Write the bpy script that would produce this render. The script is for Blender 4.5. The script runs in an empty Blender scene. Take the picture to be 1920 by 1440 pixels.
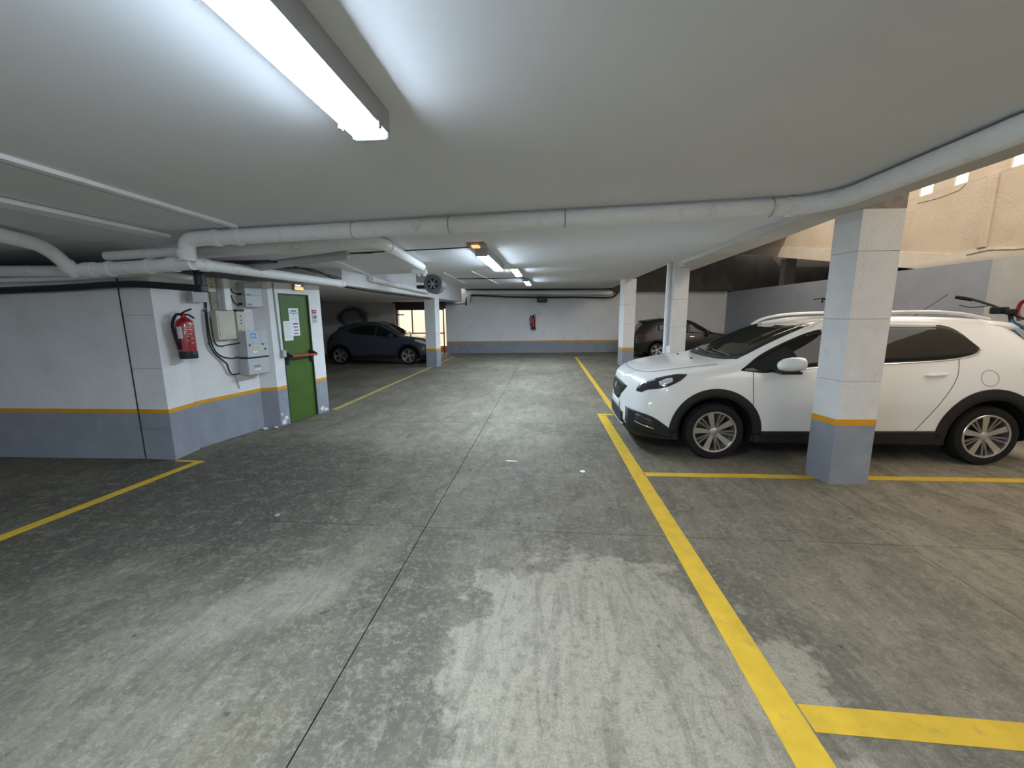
import bpy, bmesh, math, random
import numpy as np
from mathutils import Vector, Matrix

SC = bpy.context.scene
COL = SC.collection
random.seed(7)
PI = math.pi

# ------------------------------------------------------------------ camera
YAW, PITCH, ROLL = math.radians(5.125), math.radians(9.615), math.radians(-0.458)
cam_data = bpy.data.cameras.new('camera')
cam_data.sensor_fit = 'HORIZONTAL'
cam_data.sensor_width = 36.0
cam_data.lens = 770.0 / 1920.0 * 36.0
cam_data.clip_start = 0.02
cam_data.clip_end = 200
cam = bpy.data.objects.new('camera', cam_data)
COL.objects.link(cam)
fw = Vector((-math.sin(YAW) * math.cos(PITCH), math.cos(YAW) * math.cos(PITCH), -math.sin(PITCH)))
rt = Vector((math.cos(YAW), math.sin(YAW), 0))
up = rt.cross(fw)
r2 = math.cos(ROLL) * rt + math.sin(ROLL) * up
u2 = -math.sin(ROLL) * rt + math.cos(ROLL) * up
cam.matrix_world = Matrix(((r2.x, u2.x, -fw.x, 0), (r2.y, u2.y, -fw.y, 0), (r2.z, u2.z, -fw.z, 1.5), (0, 0, 0, 1)))
SC.camera = cam

# ------------------------------------------------------------------ daylight and exposure
world = bpy.data.worlds.new('sky')
SC.world = world
world.use_nodes = True
bg = world.node_tree.nodes['Background']
bg.inputs['Color'].default_value = (1.0, 0.92, 0.82, 1)
bg.inputs['Strength'].default_value = 1.9
LAMP = 88.0                        # radiance of the fluorescent diffusers
sun_data = bpy.data.lights.new('sun', 'SUN')
sun_data.energy = 1.3
sun_data.angle = 0.02
sun_data.color = (1.0, 0.88, 0.72)
sun = bpy.data.objects.new('sun', sun_data)
COL.objects.link(sun)
sun.rotation_euler = Vector((0.6, 0.45, -0.645)).to_track_quat('-Z', 'Y').to_euler()
SC.view_settings.view_transform = 'Standard'
SC.view_settings.look = 'None'
SC.view_settings.exposure = 0.75
SC.view_settings.gamma = 1.0
SC.view_settings.use_curve_mapping = False
SC.cycles.caustics_reflective = False
SC.cycles.caustics_refractive = False

# ------------------------------------------------------------------ materials
MATS = {}


def mat(name, col, rough=0.6, metal=0.0, spec=0.5, var=0.0, vscale=4.0, bump=0.0, bscale=60.0, emit=None, estr=0.0,
        coat=0.0, dirt=None, dscale=3.0, damt=0.5):
    if name in MATS:
        return MATS[name]
    m = bpy.data.materials.new(name)
    m.use_nodes = True
    nt = m.node_tree
    b = nt.nodes['Principled BSDF']
    b.inputs['Base Color'].default_value = (*col, 1)
    b.inputs['Roughness'].default_value = rough
    b.inputs['Metallic'].default_value = metal
    b.inputs['Specular IOR Level'].default_value = spec
    b.inputs['Coat Weight'].default_value = coat
    b.inputs['Coat Roughness'].default_value = 0.04
    if emit:
        b.inputs['Emission Color'].default_value = (*emit, 1)
        b.inputs['Emission Strength'].default_value = estr
    if var or bump or dirt:
        g = nt.nodes.new('ShaderNodeNewGeometry')
    if var or dirt:
        n = nt.nodes.new('ShaderNodeTexNoise')
        n.inputs['Scale'].default_value = vscale
        n.inputs['Detail'].default_value = 6
        nt.links.new(g.outputs['Position'], n.inputs['Vector'])
        r = nt.nodes.new('ShaderNodeValToRGB')
        r.color_ramp.elements[0].position = 0.3
        r.color_ramp.elements[1].position = 0.7
        r.color_ramp.elements[0].color = (*[c * (1 - var) for c in col], 1)
        r.color_ramp.elements[1].color = (*[min(1, c * (1 + var)) for c in col], 1)
        nt.links.new(n.outputs['Fac'], r.inputs['Fac'])
        out = r.outputs['Color']
        if dirt:
            n2 = nt.nodes.new('ShaderNodeTexNoise')
            n2.inputs['Scale'].default_value = dscale
            n2.inputs['Detail'].default_value = 9
            n2.inputs['Roughness'].default_value = 0.65
            nt.links.new(g.outputs['Position'], n2.inputs['Vector'])
            r3 = nt.nodes.new('ShaderNodeValToRGB')
            r3.color_ramp.elements[0].position = 0.58
            r3.color_ramp.elements[1].position = 0.72
            nt.links.new(n2.outputs['Fac'], r3.inputs['Fac'])
            mu = nt.nodes.new('ShaderNodeMath')
            mu.operation = 'MULTIPLY'
            mu.inputs[1].default_value = damt
            nt.links.new(r3.outputs['Color'], mu.inputs[0])
            mx = nt.nodes.new('ShaderNodeMixRGB')
            mx.inputs['Color2'].default_value = (*dirt, 1)
            nt.links.new(mu.outputs[0], mx.inputs['Fac'])
            nt.links.new(out, mx.inputs['Color1'])
            out = mx.outputs['Color']
        nt.links.new(out, b.inputs['Base Color'])
    if bump:
        n = nt.nodes.new('ShaderNodeTexNoise')
        n.inputs['Scale'].default_value = bscale
        n.inputs['Detail'].default_value = 4
        nt.links.new(g.outputs['Position'], n.inputs['Vector'])
        bp = nt.nodes.new('ShaderNodeBump')
        bp.inputs['Strength'].default_value = bump
        bp.inputs['Distance'].default_value = 0.01
        nt.links.new(n.outputs['Fac'], bp.inputs['Height'])
        nt.links.new(bp.outputs['Normal'], b.inputs['Normal'])
    MATS[name] = m
    return m


def concrete_floor():
    m = bpy.data.materials.new('floor_concrete')
    m.use_nodes = True
    nt = m.node_tree
    N, Lk = nt.nodes, nt.links
    b = N['Principled BSDF']
    geo = N.new('ShaderNodeNewGeometry')

    def noise(scale, detail=6, rough=0.6, stretch=None, dist=0.0):
        n = N.new('ShaderNodeTexNoise')
        n.inputs['Scale'].default_value = scale
        n.inputs['Detail'].default_value = detail
        n.inputs['Roughness'].default_value = rough
        n.inputs['Distortion'].default_value = dist
        if stretch:
            mp = N.new('ShaderNodeMapping')
            mp.inputs['Scale'].default_value = stretch
            mp.inputs['Rotation'].default_value = (0, 0, 0.35)
            Lk.new(geo.outputs['Position'], mp.inputs['Vector'])
            Lk.new(mp.outputs['Vector'], n.inputs['Vector'])
        else:
            Lk.new(geo.outputs['Position'], n.inputs['Vector'])
        return n.outputs['Fac']

    def ramp(src, p0, p1, c0=(0, 0, 0), c1=(1, 1, 1)):
        r = N.new('ShaderNodeValToRGB')
        r.color_ramp.elements[0].position = p0
        r.color_ramp.elements[1].position = p1
        r.color_ramp.elements[0].color = (*c0, 1)
        r.color_ramp.elements[1].color = (*c1, 1)
        Lk.new(src, r.inputs['Fac'])
        return r.outputs['Color']

    def math_(op, a, b_):
        n = N.new('ShaderNodeMath')
        n.operation = op
        for i, v in enumerate((a, b_)):
            if isinstance(v, (int, float)):
                n.inputs[i].default_value = v
            else:
                Lk.new(v, n.inputs[i])
        return n.outputs[0]

    def mix(f, c1, c2):
        n = N.new('ShaderNodeMixRGB')
        if isinstance(f, (int, float)):
            n.inputs['Fac'].default_value = f
        else:
            Lk.new(f, n.inputs['Fac'])
        for k, v in (('Color1', c1), ('Color2', c2)):
            if isinstance(v, tuple):
                n.inputs[k].default_value = (*v, 1)
            else:
                Lk.new(v, n.inputs[k])
        return n.outputs['Color']

    def blob(cx, cy, sx, sy, rot, lo, hi, warp):
        """irregular stain: distance to an ellipse on the slab, ragged by noise"""
        mp = N.new('ShaderNodeMapping')
        mp.vector_type = 'TEXTURE'
        mp.inputs['Location'].default_value = (cx, cy, 0)
        mp.inputs['Rotation'].default_value = (0, 0, rot)
        mp.inputs['Scale'].default_value = (sx, sy, 1)
        Lk.new(geo.outputs['Position'], mp.inputs['Vector'])
        ln = N.new('ShaderNodeVectorMath')
        ln.operation = 'LENGTH'
        Lk.new(mp.outputs['Vector'], ln.inputs[0])
        d = math_('ADD', ln.outputs['Value'], math_('MULTIPLY', math_('SUBTRACT', noise(warp, 5, 0.62), 0.5), 1.5))
        return ramp(d, lo, hi, (1, 1, 1), (0, 0, 0))

    base = mix(ramp(noise(0.8, 7, 0.62), 0.40, 0.60), (0.160, 0.143, 0.106), (0.250, 0.223, 0.168))
    # brownish concrete in the bays, painted lighter and warmer for light well daylight
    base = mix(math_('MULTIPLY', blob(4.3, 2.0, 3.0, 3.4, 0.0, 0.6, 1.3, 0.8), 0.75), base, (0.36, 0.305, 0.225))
    # cement bloom and tyre grime
    base = mix(math_('MULTIPLY', ramp(noise(2.4, 9, 0.72, (1, 0.5, 1), 0.8), 0.46, 0.60), 0.50), base, (0.096, 0.086, 0.066))
    # damp-looking worn area on the left half of the drive lane and in the left bay
    base = mix(math_('MULTIPLY', blob(-2.9, 3.1, 2.1, 1.75, 0.3, 0.55, 1.15, 1.7), 0.80), base, (0.060, 0.057, 0.050))
    base = mix(math_('MULTIPLY', blob(-0.78, 1.75, 0.34, 1.25, 0.12, 0.55, 0.98, 2.4), 0.66), base, (0.092, 0.086, 0.070))
    base = mix(math_('MULTIPLY', blob(-1.55, 1.80, 0.30, 0.75, -0.85, 0.45, 1.0, 3.0), 0.74), base, (0.30, 0.275, 0.22))
    base = mix(math_('MULTIPLY', blob(-1.15, 1.05, 0.25, 0.5, -0.5, 0.3, 1.0, 3.5), 0.55), base, (0.16, 0.132, 0.082))
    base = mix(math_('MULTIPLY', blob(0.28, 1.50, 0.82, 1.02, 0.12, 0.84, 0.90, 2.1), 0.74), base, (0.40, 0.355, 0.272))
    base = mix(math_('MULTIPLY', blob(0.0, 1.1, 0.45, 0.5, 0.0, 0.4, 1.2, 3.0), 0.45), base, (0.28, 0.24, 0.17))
    # trowel streaks, blotches, pores
    base = mix(math_('MULTIPLY', ramp(noise(6.0, 9, 0.75, (1.6, 0.35, 1), 1.0), 0.46, 0.60), 0.42), base, (0.078, 0.072, 0.058))
    base = mix(math_('MULTIPLY', ramp(noise(8.5, 10, 0.78), 0.50, 0.62), 0.40), base, (0.36, 0.323, 0.25))
    base = mix(math_('MULTIPLY', ramp(noise(19, 9, 0.80), 0.50, 0.62), 0.45), base, (0.085, 0.079, 0.064))
    base = mix(math_('MULTIPLY', ramp(noise(34, 8, 0.8), 0.50, 0.64), 0.34), base, (0.38, 0.345, 0.27))
    base = mix(math_('MULTIPLY', ramp(noise(110, 5, 0.75), 0.42, 0.60), 0.36), base, (0.095, 0.089, 0.074))
    base = mix(math_('MULTIPLY', ramp(noise(11, 2, 0.5), 0.715, 0.74), 0.6), base, (0.05, 0.047, 0.04))
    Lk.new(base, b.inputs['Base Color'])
    Lk.new(ramp(noise(3, 5), 0.3, 0.7, (0.55,) * 3, (0.8,) * 3), b.inputs['Roughness'])
    b.inputs['Specular IOR Level'].default_value = 0.12
    bp = N.new('ShaderNodeBump')
    bp.inputs['Strength'].default_value = 0.25
    bp.inputs['Distance'].default_value = 0.004
    Lk.new(noise(90, 5, 0.65), bp.inputs['Height'])
    Lk.new(bp.outputs['Normal'], b.inputs['Normal'])
    return m


def soot_wall():
    """the far wall's paint with a smoky ring-shaped stain"""
    m = M_FARW.copy()
    m.name = 'sooty_wall_paint'
    nt = m.node_tree
    b = nt.nodes['Principled BSDF']
    src = b.inputs['Base Color'].links[0].from_socket
    geo = nt.nodes.new('ShaderNodeNewGeometry')
    mp = nt.nodes.new('ShaderNodeMapping')
    mp.vector_type = 'TEXTURE'
    mp.inputs['Location'].default_value = (-7.62, 15.6, 1.38)
    mp.inputs['Scale'].default_value = (0.60, 1, 0.50)
    nt.links.new(geo.outputs['Position'], mp.inputs['Vector'])
    ln = nt.nodes.new('ShaderNodeVectorMath')
    ln.operation = 'LENGTH'
    nt.links.new(mp.outputs['Vector'], ln.inputs[0])
    nz = nt.nodes.new('ShaderNodeTexNoise')
    nz.inputs['Scale'].default_value = 2.2
    nz.inputs['Detail'].default_value = 4
    nt.links.new(geo.outputs['Position'], nz.inputs['Vector'])
    ad = nt.nodes.new('ShaderNodeMath')
    ad.operation = 'ADD'
    nt.links.new(ln.outputs['Value'], ad.inputs[0])
    nt.links.new(nz.outputs['Fac'], ad.inputs[1])
    rp = nt.nodes.new('ShaderNodeValToRGB')
    e = rp.color_ramp.elements
    e[0].position, e[0].color = 0.55, (0.55, 0.55, 0.55, 1)
    e[1].position, e[1].color = 1.0, (0, 0, 0, 1)
    k = e.new(0.80)
    k.color = (0.92, 0.92, 0.92, 1)
    hf = nt.nodes.new('ShaderNodeMath')
    hf.operation = 'MULTIPLY'
    hf.inputs[1].default_value = 0.6
    nt.links.new(ad.outputs[0], hf.inputs[0])
    nt.links.new(hf.outputs[0], rp.inputs['Fac'])
    mx = nt.nodes.new('ShaderNodeMixRGB')
    mx.inputs['Color2'].default_value = (0.03, 0.03, 0.032, 1)
    nt.links.new(rp.outputs['Color'], mx.inputs['Fac'])
    nt.links.new(src, mx.inputs['Color1'])
    nt.links.new(mx.outputs['Color'], b.inputs['Base Color'])
    return m


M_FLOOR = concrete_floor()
M_JOINT = mat('joint_dark', (0.035, 0.033, 0.03), 0.9)
M_CEIL = mat('ceiling_paint', (0.80, 0.815, 0.85), 0.9, spec=0.15, var=0.035, vscale=1.1, bump=0.06, bscale=18)
M_BEAMP = mat('beam_paint', (0.62, 0.60, 0.56), 0.85, spec=0.2, var=0.06, vscale=2.0, bump=0.3, bscale=50)
M_WALL = mat('wall_white_paint', (0.80, 0.80, 0.80), 0.8, spec=0.25, var=0.05, vscale=3, bump=0.45, bscale=55, dirt=(0.42, 0.42, 0.42), dscale=2.5, damt=0.25)
M_FARW = mat('far_wall_paint', (0.82, 0.82, 0.82), 0.85, spec=0.2, var=0.06, vscale=1.2, bump=0.3, bscale=30, dirt=(0.5, 0.5, 0.51), dscale=2.2, damt=0.4)
M_PILLAR = mat('pillar_paint', (0.78, 0.775, 0.76), 0.75, spec=0.3, var=0.04, vscale=6, bump=0.5, bscale=70, dirt=(0.45, 0.43, 0.40), dscale=9, damt=0.2)
M_GREY = mat('dado_grey_paint', (0.29, 0.31, 0.355), 0.7, spec=0.3, var=0.08, vscale=5, bump=0.4, bscale=60, dirt=(0.42, 0.43, 0.45), dscale=5, damt=0.35)
M_ORANGE = mat('stripe_orange_paint', (0.72, 0.34, 0.012), 0.6, var=0.08, vscale=6)
M_RAW = mat('raw_concrete', (0.30, 0.27, 0.235), 0.9, spec=0.2, var=0.2, vscale=14, bump=0.8, bscale=40)
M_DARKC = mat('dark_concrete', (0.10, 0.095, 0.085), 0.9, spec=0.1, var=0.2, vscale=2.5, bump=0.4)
M_BEIGE = mat('ramp_render', (0.46, 0.385, 0.30), 0.9, spec=0.15, var=0.07, vscale=1.8, bump=0.6, bscale=25, dirt=(0.36, 0.28, 0.19), dscale=1.7, damt=0.6)
M_BLUEW = mat('right_wall_paint', (0.40, 0.42, 0.46), 0.85, spec=0.2, var=0.06, vscale=3, bump=0.5, bscale=40)
M_EXT = mat('courtyard_render', (0.80, 0.70, 0.58), 0.9, var=0.1, vscale=2)
M_YEL = mat('line_yellow_paint', (0.62, 0.40, 0.035), 0.7, spec=0.3, var=0.12, vscale=9, dirt=(0.30, 0.24, 0.10), dscale=11, damt=0.55)
M_YELP = mat('line_pale_paint', (0.42, 0.37, 0.13), 0.8, spec=0.3, var=0.2, vscale=7, dirt=(0.25, 0.24, 0.19), dscale=6, damt=0.9)
M_PVC = mat('pipe_white', (0.92, 0.92, 0.92), 0.45, spec=0.45, var=0.03, vscale=8, bump=0.1, bscale=40, dirt=(0.35, 0.34, 0.33), dscale=12, damt=0.35)
M_PVCG = mat('pipe_grey', (0.44, 0.45, 0.47), 0.5, var=0.06, vscale=8, dirt=(0.25, 0.25, 0.25), dscale=9, damt=0.4)
M_BLACKP = mat('pipe_black', (0.022, 0.026, 0.036), 0.45, spec=0.4, var=0.1)
M_RUB = mat('black_rubber', (0.012, 0.012, 0.012), 0.75, spec=0.25, var=0.15, vscale=30)
M_CABLE = mat('cable_black', (0.012, 0.012, 0.013), 0.5)
M_CABW = mat('cable_grey', (0.45, 0.45, 0.46), 0.55)
M_STEEL = mat('galvanised_steel', (0.42, 0.44, 0.45), 0.4, metal=0.7, var=0.1, vscale=12)
M_TUBE = mat('lamp_diffuser', (0.9, 0.95, 1.0), 0.4, emit=(0.70, 0.85, 1.0), estr=LAMP)
M_LBODY = mat('lamp_body_grey', (0.42, 0.43, 0.45), 0.5)
M_LCAP = mat('lamp_end_plastic', (0.62, 0.66, 0.70), 0.35, var=0.05)
M_EMG = mat('emergency_lens', (0.9, 0.55, 0.3), 0.3, emit=(1.0, 0.42, 0.14), estr=0.9)
M_EMGD = mat('emergency_housing', (0.28, 0.28, 0.26), 0.5)
M_GREEN = mat('door_green_paint', (0.065, 0.13, 0.022), 0.45, spec=0.45, var=0.1, vscale=5, bump=0.05)
M_GREEND = mat('frame_green_paint', (0.028, 0.06, 0.022), 0.5)
M_RED = mat('red_lacquer', (0.36, 0.010, 0.016), 0.25, spec=0.55, coat=0.5)
M_REDBAR = mat('red_bar_plastic', (0.50, 0.045, 0.03), 0.35)
M_BLK = mat('black_plastic', (0.014, 0.014, 0.016), 0.5, spec=0.4)
M_PAPER = mat('white_paper', (0.80, 0.82, 0.84), 0.8)
M_INKB = mat('blue_ink', (0.03, 0.06, 0.38), 0.7)
M_INKR = mat('red_ink', (0.42, 0.04, 0.08), 0.7)
M_INKG = mat('grey_ink', (0.22, 0.22, 0.26), 0.7)
M_INKP = mat('dark_ink', (0.09, 0.03, 0.10), 0.7)
M_BOXG = mat('cabinet_light_grey', (0.50, 0.52, 0.535), 0.45, var=0.03)
M_BOXC = mat('cabinet_cream', (0.58, 0.56, 0.46), 0.5, var=0.05, vscale=9)
M_STICK = mat('sticker_blue', (0.10, 0.32, 0.72), 0.5)
M_STICKY = mat('sticker_yellow', (0.62, 0.60, 0.08), 0.5)
M_BEIGEC = mat('old_conduit_brown', (0.33, 0.28, 0.22), 0.8, var=0.3, vscale=25)
# cars
M_CWHITE = mat('car_white_paint', (0.84, 0.84, 0.82), 0.22, spec=0.5, coat=0.8)
M_CBLUE = mat('car_midnight_paint', (0.050, 0.056, 0.072), 0.25, spec=0.5, coat=0.8)
M_CGREY = mat('car_anthracite_paint', (0.024, 0.0235, 0.023), 0.32, spec=0.3, coat=0.1)
M_CGLASS = mat('car_tinted_glass', (0.010, 0.012, 0.012), 0.03, spec=0.35)
M_CSCREEN = mat('car_windscreen_glass', (0.022, 0.026, 0.021), 0.04, spec=0.4)
M_CLAD = mat('car_black_cladding', (0.016, 0.016, 0.017), 0.55, spec=0.35)
M_CHROME = mat('car_chrome', (0.75, 0.75, 0.76), 0.12, metal=1.0)
M_ALLOY = mat('wheel_alloy', (0.62, 0.60, 0.57), 0.28, metal=0.85)
M_ALLOYD = mat('wheel_alloy_dark', (0.07, 0.07, 0.072), 0.35, metal=0.6)
M_ALLOYM = mat('wheel_alloy_mid', (0.28, 0.28, 0.28), 0.3, metal=0.8)
M_LENS = mat('headlamp_lens', (0.03, 0.032, 0.034), 0.06, spec=0.5, coat=0.5)
M_LENSB = mat('headlamp_bright', (0.70, 0.72, 0.74), 0.12, metal=0.4, coat=1.0)
M_TAIL = mat('tail_lamp_red', (0.13, 0.006, 0.012), 0.1, spec=0.6, coat=1.0)
M_SEAM = mat('car_seam', (0.03, 0.03, 0.03), 0.8)
M_PLATE = mat('plate_white', (0.62, 0.64, 0.65), 0.5)
M_BIKEB = mat('bike_blue', (0.02, 0.10, 0.22), 0.3, coat=0.5)
M_BIKER = mat('bike_red', (0.30, 0.02, 0.03), 0.35)


# ------------------------------------------------------------------ mesh helpers
class MB:
    def __init__(s):
        s.v, s.f, s.m = [], [], []

    def add(s, vs, fs, mi=0):
        o = len(s.v)
        s.v += [tuple(map(float, p)) for p in vs]
        s.f += [tuple(i + o for i in f) for f in fs]
        s.m += [mi] * len(fs)
        return s

    def box(s, x0, x1, y0, y1, z0, z1, mi=0):
        vs = [(x, y, z) for z in (z0, z1) for y in (y0, y1) for x in (x0, x1)]
        return s.add(vs, [(0, 2, 3, 1), (4, 5, 7, 6), (0, 1, 5, 4), (2, 6, 7, 3), (0, 4, 6, 2), (1, 3, 7, 5)], mi)

    def prism(s, pts, z0, z1, mi=0):
        """plan polygon (counter-clockwise) pushed up; z0, z1 numbers or functions of (x, y)"""
        a = [(x, y, z0(x, y) if callable(z0) else z0) for x, y in pts]
        b = [(x, y, z1(x, y) if callable(z1) else z1) for x, y in pts]
        n = len(pts)
        fs = [tuple(range(n))[::-1], tuple(range(n, 2 * n))]
        fs += [(i, (i + 1) % n, n + (i + 1) % n, n + i) for i in range(n)]
        return s.add(a + b, fs, mi)

    def obox(s, c, ax, ay, az, hx, hy, hz, mi=0):
        c, ax, ay, az = (np.array(q, float) for q in (c, ax, ay, az))
        vs = [c + ax * i * hx + ay * j * hy + az * k * hz for k in (-1, 1) for j in (-1, 1) for i in (-1, 1)]
        return s.add(vs, [(0, 2, 3, 1), (4, 5, 7, 6), (0, 1, 5, 4), (2, 6, 7, 3), (0, 4, 6, 2), (1, 3, 7, 5)], mi)

    def tube(s, path, r, n=12, cap=True, mi=0):
        P = [np.array(p, float) for p in path]
        k = len(P)
        rs = r if isinstance(r, (list, tuple)) else [r] * k
        T = []
        for i in range(k):
            t = P[min(i + 1, k - 1)] - P[max(i - 1, 0)]
            T.append(t / (np.linalg.norm(t) + 1e-12))
        a = np.array((0, 0, 1.0)) if abs(T[0][2]) < 0.9 else np.array((1.0, 0, 0))
        u = np.cross(T[0], a)
        u /= np.linalg.norm(u)
        vs = []
        for i in range(k):
            u = u - T[i] * (u @ T[i])
            u /= np.linalg.norm(u) + 1e-12
            w = np.cross(T[i], u)
            for j in range(n):
                an = 2 * PI * j / n
                vs.append(P[i] + rs[i] * (math.cos(an) * u + math.sin(an) * w))
        fs = [(i * n + j, i * n + (j + 1) % n, (i + 1) * n + (j + 1) % n, (i + 1) * n + j) for i in range(k - 1) for j in range(n)]
        if cap:
            fs += [tuple(range(n))[::-1], tuple((k - 1) * n + j for j in range(n))]
        return s.add(vs, fs, mi)

    def lathe(s, prof, c=(0, 0, 0), axis='z', n=28, mi=0):
        vs = []
        for r, h in prof:
            for j in range(n):
                a = 2 * PI * j / n
                p = (r * math.cos(a), r * math.sin(a), h)
                if axis == 'y':
                    p = (p[0], p[2], p[1])
                elif axis == 'x':
                    p = (p[2], p[0], p[1])
                vs.append((p[0] + c[0], p[1] + c[1], p[2] + c[2]))
        k = len(prof)
        fs = [(i * n + j, i * n + (j + 1) % n, (i + 1) * n + (j + 1) % n, (i + 1) * n + j) for i in range(k - 1) for j in range(n)]
        fs += [tuple(range(n))[::-1], tuple((k - 1) * n + j for j in range(n))]
        return s.add(vs, fs, mi)

    def grid(s, rows, mi=0):
        nv, nu = len(rows), len(rows[0])
        vs = [p for r in rows for p in r]
        fs = [(i * nu + j, i * nu + j + 1, (i + 1) * nu + j + 1, (i + 1) * nu + j) for i in range(nv - 1) for j in range(nu - 1)]
        return s.add(vs, fs, mi)

    def build(s, name, mats, parent=None, smooth=False, bevel=0.0, org=None, solid=0.0, recalc=True):
        if not isinstance(mats, (list, tuple)):
            mats = [mats]
        o0 = np.array(org if org is not None else (tuple(parent['org']) if parent is not None and 'org' in parent else (0, 0, 0)), float)
        me = bpy.data.meshes.new(name)
        me.from_pydata([tuple(np.array(p) - o0) for p in s.v], [], s.f)
        me.update()
        bm = bmesh.new()
        bm.from_mesh(me)
        for i, f in enumerate(bm.faces):
            f.material_index = s.m[i] if i < len(s.m) else 0
        if recalc:
            bmesh.ops.recalc_face_normals(bm, faces=bm.faces)
        if bevel:
            bmesh.ops.bevel(bm, geom=[e for e in bm.edges if e.calc_face_angle(0) > 0.5], offset=bevel, segments=2, profile=0.6, affect='EDGES')
        if smooth:
            for f in bm.faces:
                f.smooth = True
        bm.to_mesh(me)
        bm.free()
        if smooth:
            try:
                me.set_sharp_from_angle(angle=math.radians(38))
            except Exception:
                pass
        for m in mats:
            me.materials.append(m)
        ob = bpy.data.objects.new(name, me)
        COL.objects.link(ob)
        if parent is not None:
            ob.parent = parent
        elif org is not None:
            ob.location = org
            ob['org'] = tuple(org)
        if solid:
            md = ob.modifiers.new('thickness', 'SOLIDIFY')
            md.thickness = solid
            md.offset = -1
        return ob


def thing(name, label, cat, loc=(0, 0, 0), group=None, rotz=0.0):
    o = bpy.data.objects.new(name, None)
    COL.objects.link(o)
    o.location = loc
    o.rotation_euler = (0, 0, rotz)
    o.empty_display_size = 0.1
    o['label'] = label
    o['category'] = cat
    o['org'] = tuple(loc) if rotz == 0.0 else (0.0, 0.0, 0.0)
    if group:
        o['group'] = group
    return o


def tag(o, label, cat=None, group=None):
    o['label'] = label
    if cat:
        o['category'] = cat
    if group:
        o['group'] = group
    return o


def struct(o, label=None):
    o['kind'] = 'structure'
    if label:
        o['label'] = label
    return o


def sbox(name, x0, x1, y0, y1, z0, z1, m, label=None, bevel=0.0):
    return struct(MB().box(x0, x1, y0, y1, z0, z1).build(name, m, bevel=bevel), label)


def curve(pts, n=6):
    """Catmull-Rom through points"""
    P = [np.array(p, float) for p in pts]
    P = [2 * P[0] - P[1]] + P + [2 * P[-1] - P[-2]]
    out = []
    for i in range(1, len(P) - 2):
        for k in range(n):
            t = k / n
            a, b, c, d = P[i - 1], P[i], P[i + 1], P[i + 2]
            out.append(0.5 * (2 * b + (c - a) * t + (2 * a - 5 * b + 4 * c - d) * t * t + (3 * b - a - 3 * c + d) * t ** 3))
    out.append(P[-2])
    return out


def bend(pts, rad=0.12, n=6):
    """polyline with rounded corners, for pipes"""
    P = [np.array(p, float) for p in pts]
    out = [P[0]]
    for i in range(1, len(P) - 1):
        a, b, c = P[i - 1], P[i], P[i + 1]
        d1, d2 = (a - b), (c - b)
        l1, l2 = np.linalg.norm(d1), np.linalg.norm(d2)
        r = min(rad, l1 * .45, l2 * .45)
        p, q = b + d1 / l1 * r, b + d2 / l2 * r
        for k in range(n + 1):
            t = k / n
            out.append((1 - t) ** 2 * p + 2 * t * (1 - t) * b + t * t * q)
    out.append(P[-1])
    return out


# ------------------------------------------------------------------ FLOOR
floor = struct(MB().box(-12, 7.2, -5, 17.6, -0.30, -0.03).build('floor', M_JOINT), 'grey stained concrete garage floor')
GX = [-12, -0.87, 2.33, 7.2]
GY = [-5, -0.2, 2.67, 5.55, 8.4, 11.3, 14.2, 17.6]
for i in range(len(GX) - 1):
    for j in range(len(GY) - 1):
        g = 0.0030
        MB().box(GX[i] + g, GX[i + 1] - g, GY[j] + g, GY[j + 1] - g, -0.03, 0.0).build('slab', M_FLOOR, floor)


def line(pts, m=M_YEL, label=None):
    o = MB().prism(pts, 0.0005, 0.0022).build('bay_line', m, floor)
    if label:
        o['label'] = label
    return o


line([(0.845, 0.6), (0.980, 0.6), (0.862, 6.10), (0.742, 6.10)], label='long yellow bay line painted along the drive lane')
line([(0.742, 6.10), (1.075, 6.10), (1.075, 6.17), (0.742, 6.17)])
line([(0.985, 6.17), (1.075, 6.17), (1.005, 14.6), (0.915, 14.6)])
line([(0.972, 1.345), (3.2, 1.31), (3.2, 1.42), (0.970, 1.455)])
line([(0.905, 3.735), (4.9, 3.83), (4.9, 3.92), (0.905, 3.825)])
line([(-3.91, 1.3), (-3.80, 1.3), (-3.60, 3.835), (-3.69, 3.835)])
line([(-3.92, 3.80), (-3.69, 3.80), (-3.69, 3.84), (-3.92, 3.84)])
line([(-3.50, 6.20), (-3.40, 6.20), (-3.36, 14.6), (-3.44, 14.6)], M_YELP, 'worn pale yellow bay line beside the parked dark blue car')

# ------------------------------------------------------------------ CEILINGS AND BEAMS
cz = lambda x, y=0: 2.305 + 0.026 * x
ceil1 = struct(MB().prism([(-12, -5), (2.30, -5), (2.30, 7.4), (-12, 7.4)], cz, 2.95).build('ceiling', M_CEIL), 'white painted concrete ceiling over the drive lane')
ceil2 = struct(MB().prism([(-3.2, 7.4), (2.36, 7.4), (2.36, 17.6), (-3.2, 17.6)], 2.46, 2.95).build('ceiling', M_CEIL), 'higher far part of the painted ceiling')
ceil3 = struct(MB().box(-12, -3.57, 6.25, 16.05, 2.0, 2.95).build('ceiling', M_CEIL), 'low ceiling above the left parking bay')
struct(MB().prism([(2.18, -5), (2.45, -5), (2.45, 3.6), (2.55, 5.0), (2.72, 8.4), (2.36, 8.4), (2.30, 7.4), (2.18, 7.2)], 2.30, 2.95).build('beam', M_BEAMP, bevel=0.004), 'edge beam along the open light well')
struct(MB().box(-3.57, -3.2, 6.3, 15.2, 1.975, 2.95).build('beam', M_WALL, bevel=0.006), 'white downstand beam over the left bay')
ceil4 = struct(MB().box(2.36, 7.16, 12.6, 17.8, 4.69, 4.95).build('ceiling', M_DARKC), 'dark ceiling above the right back corner')

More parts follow.
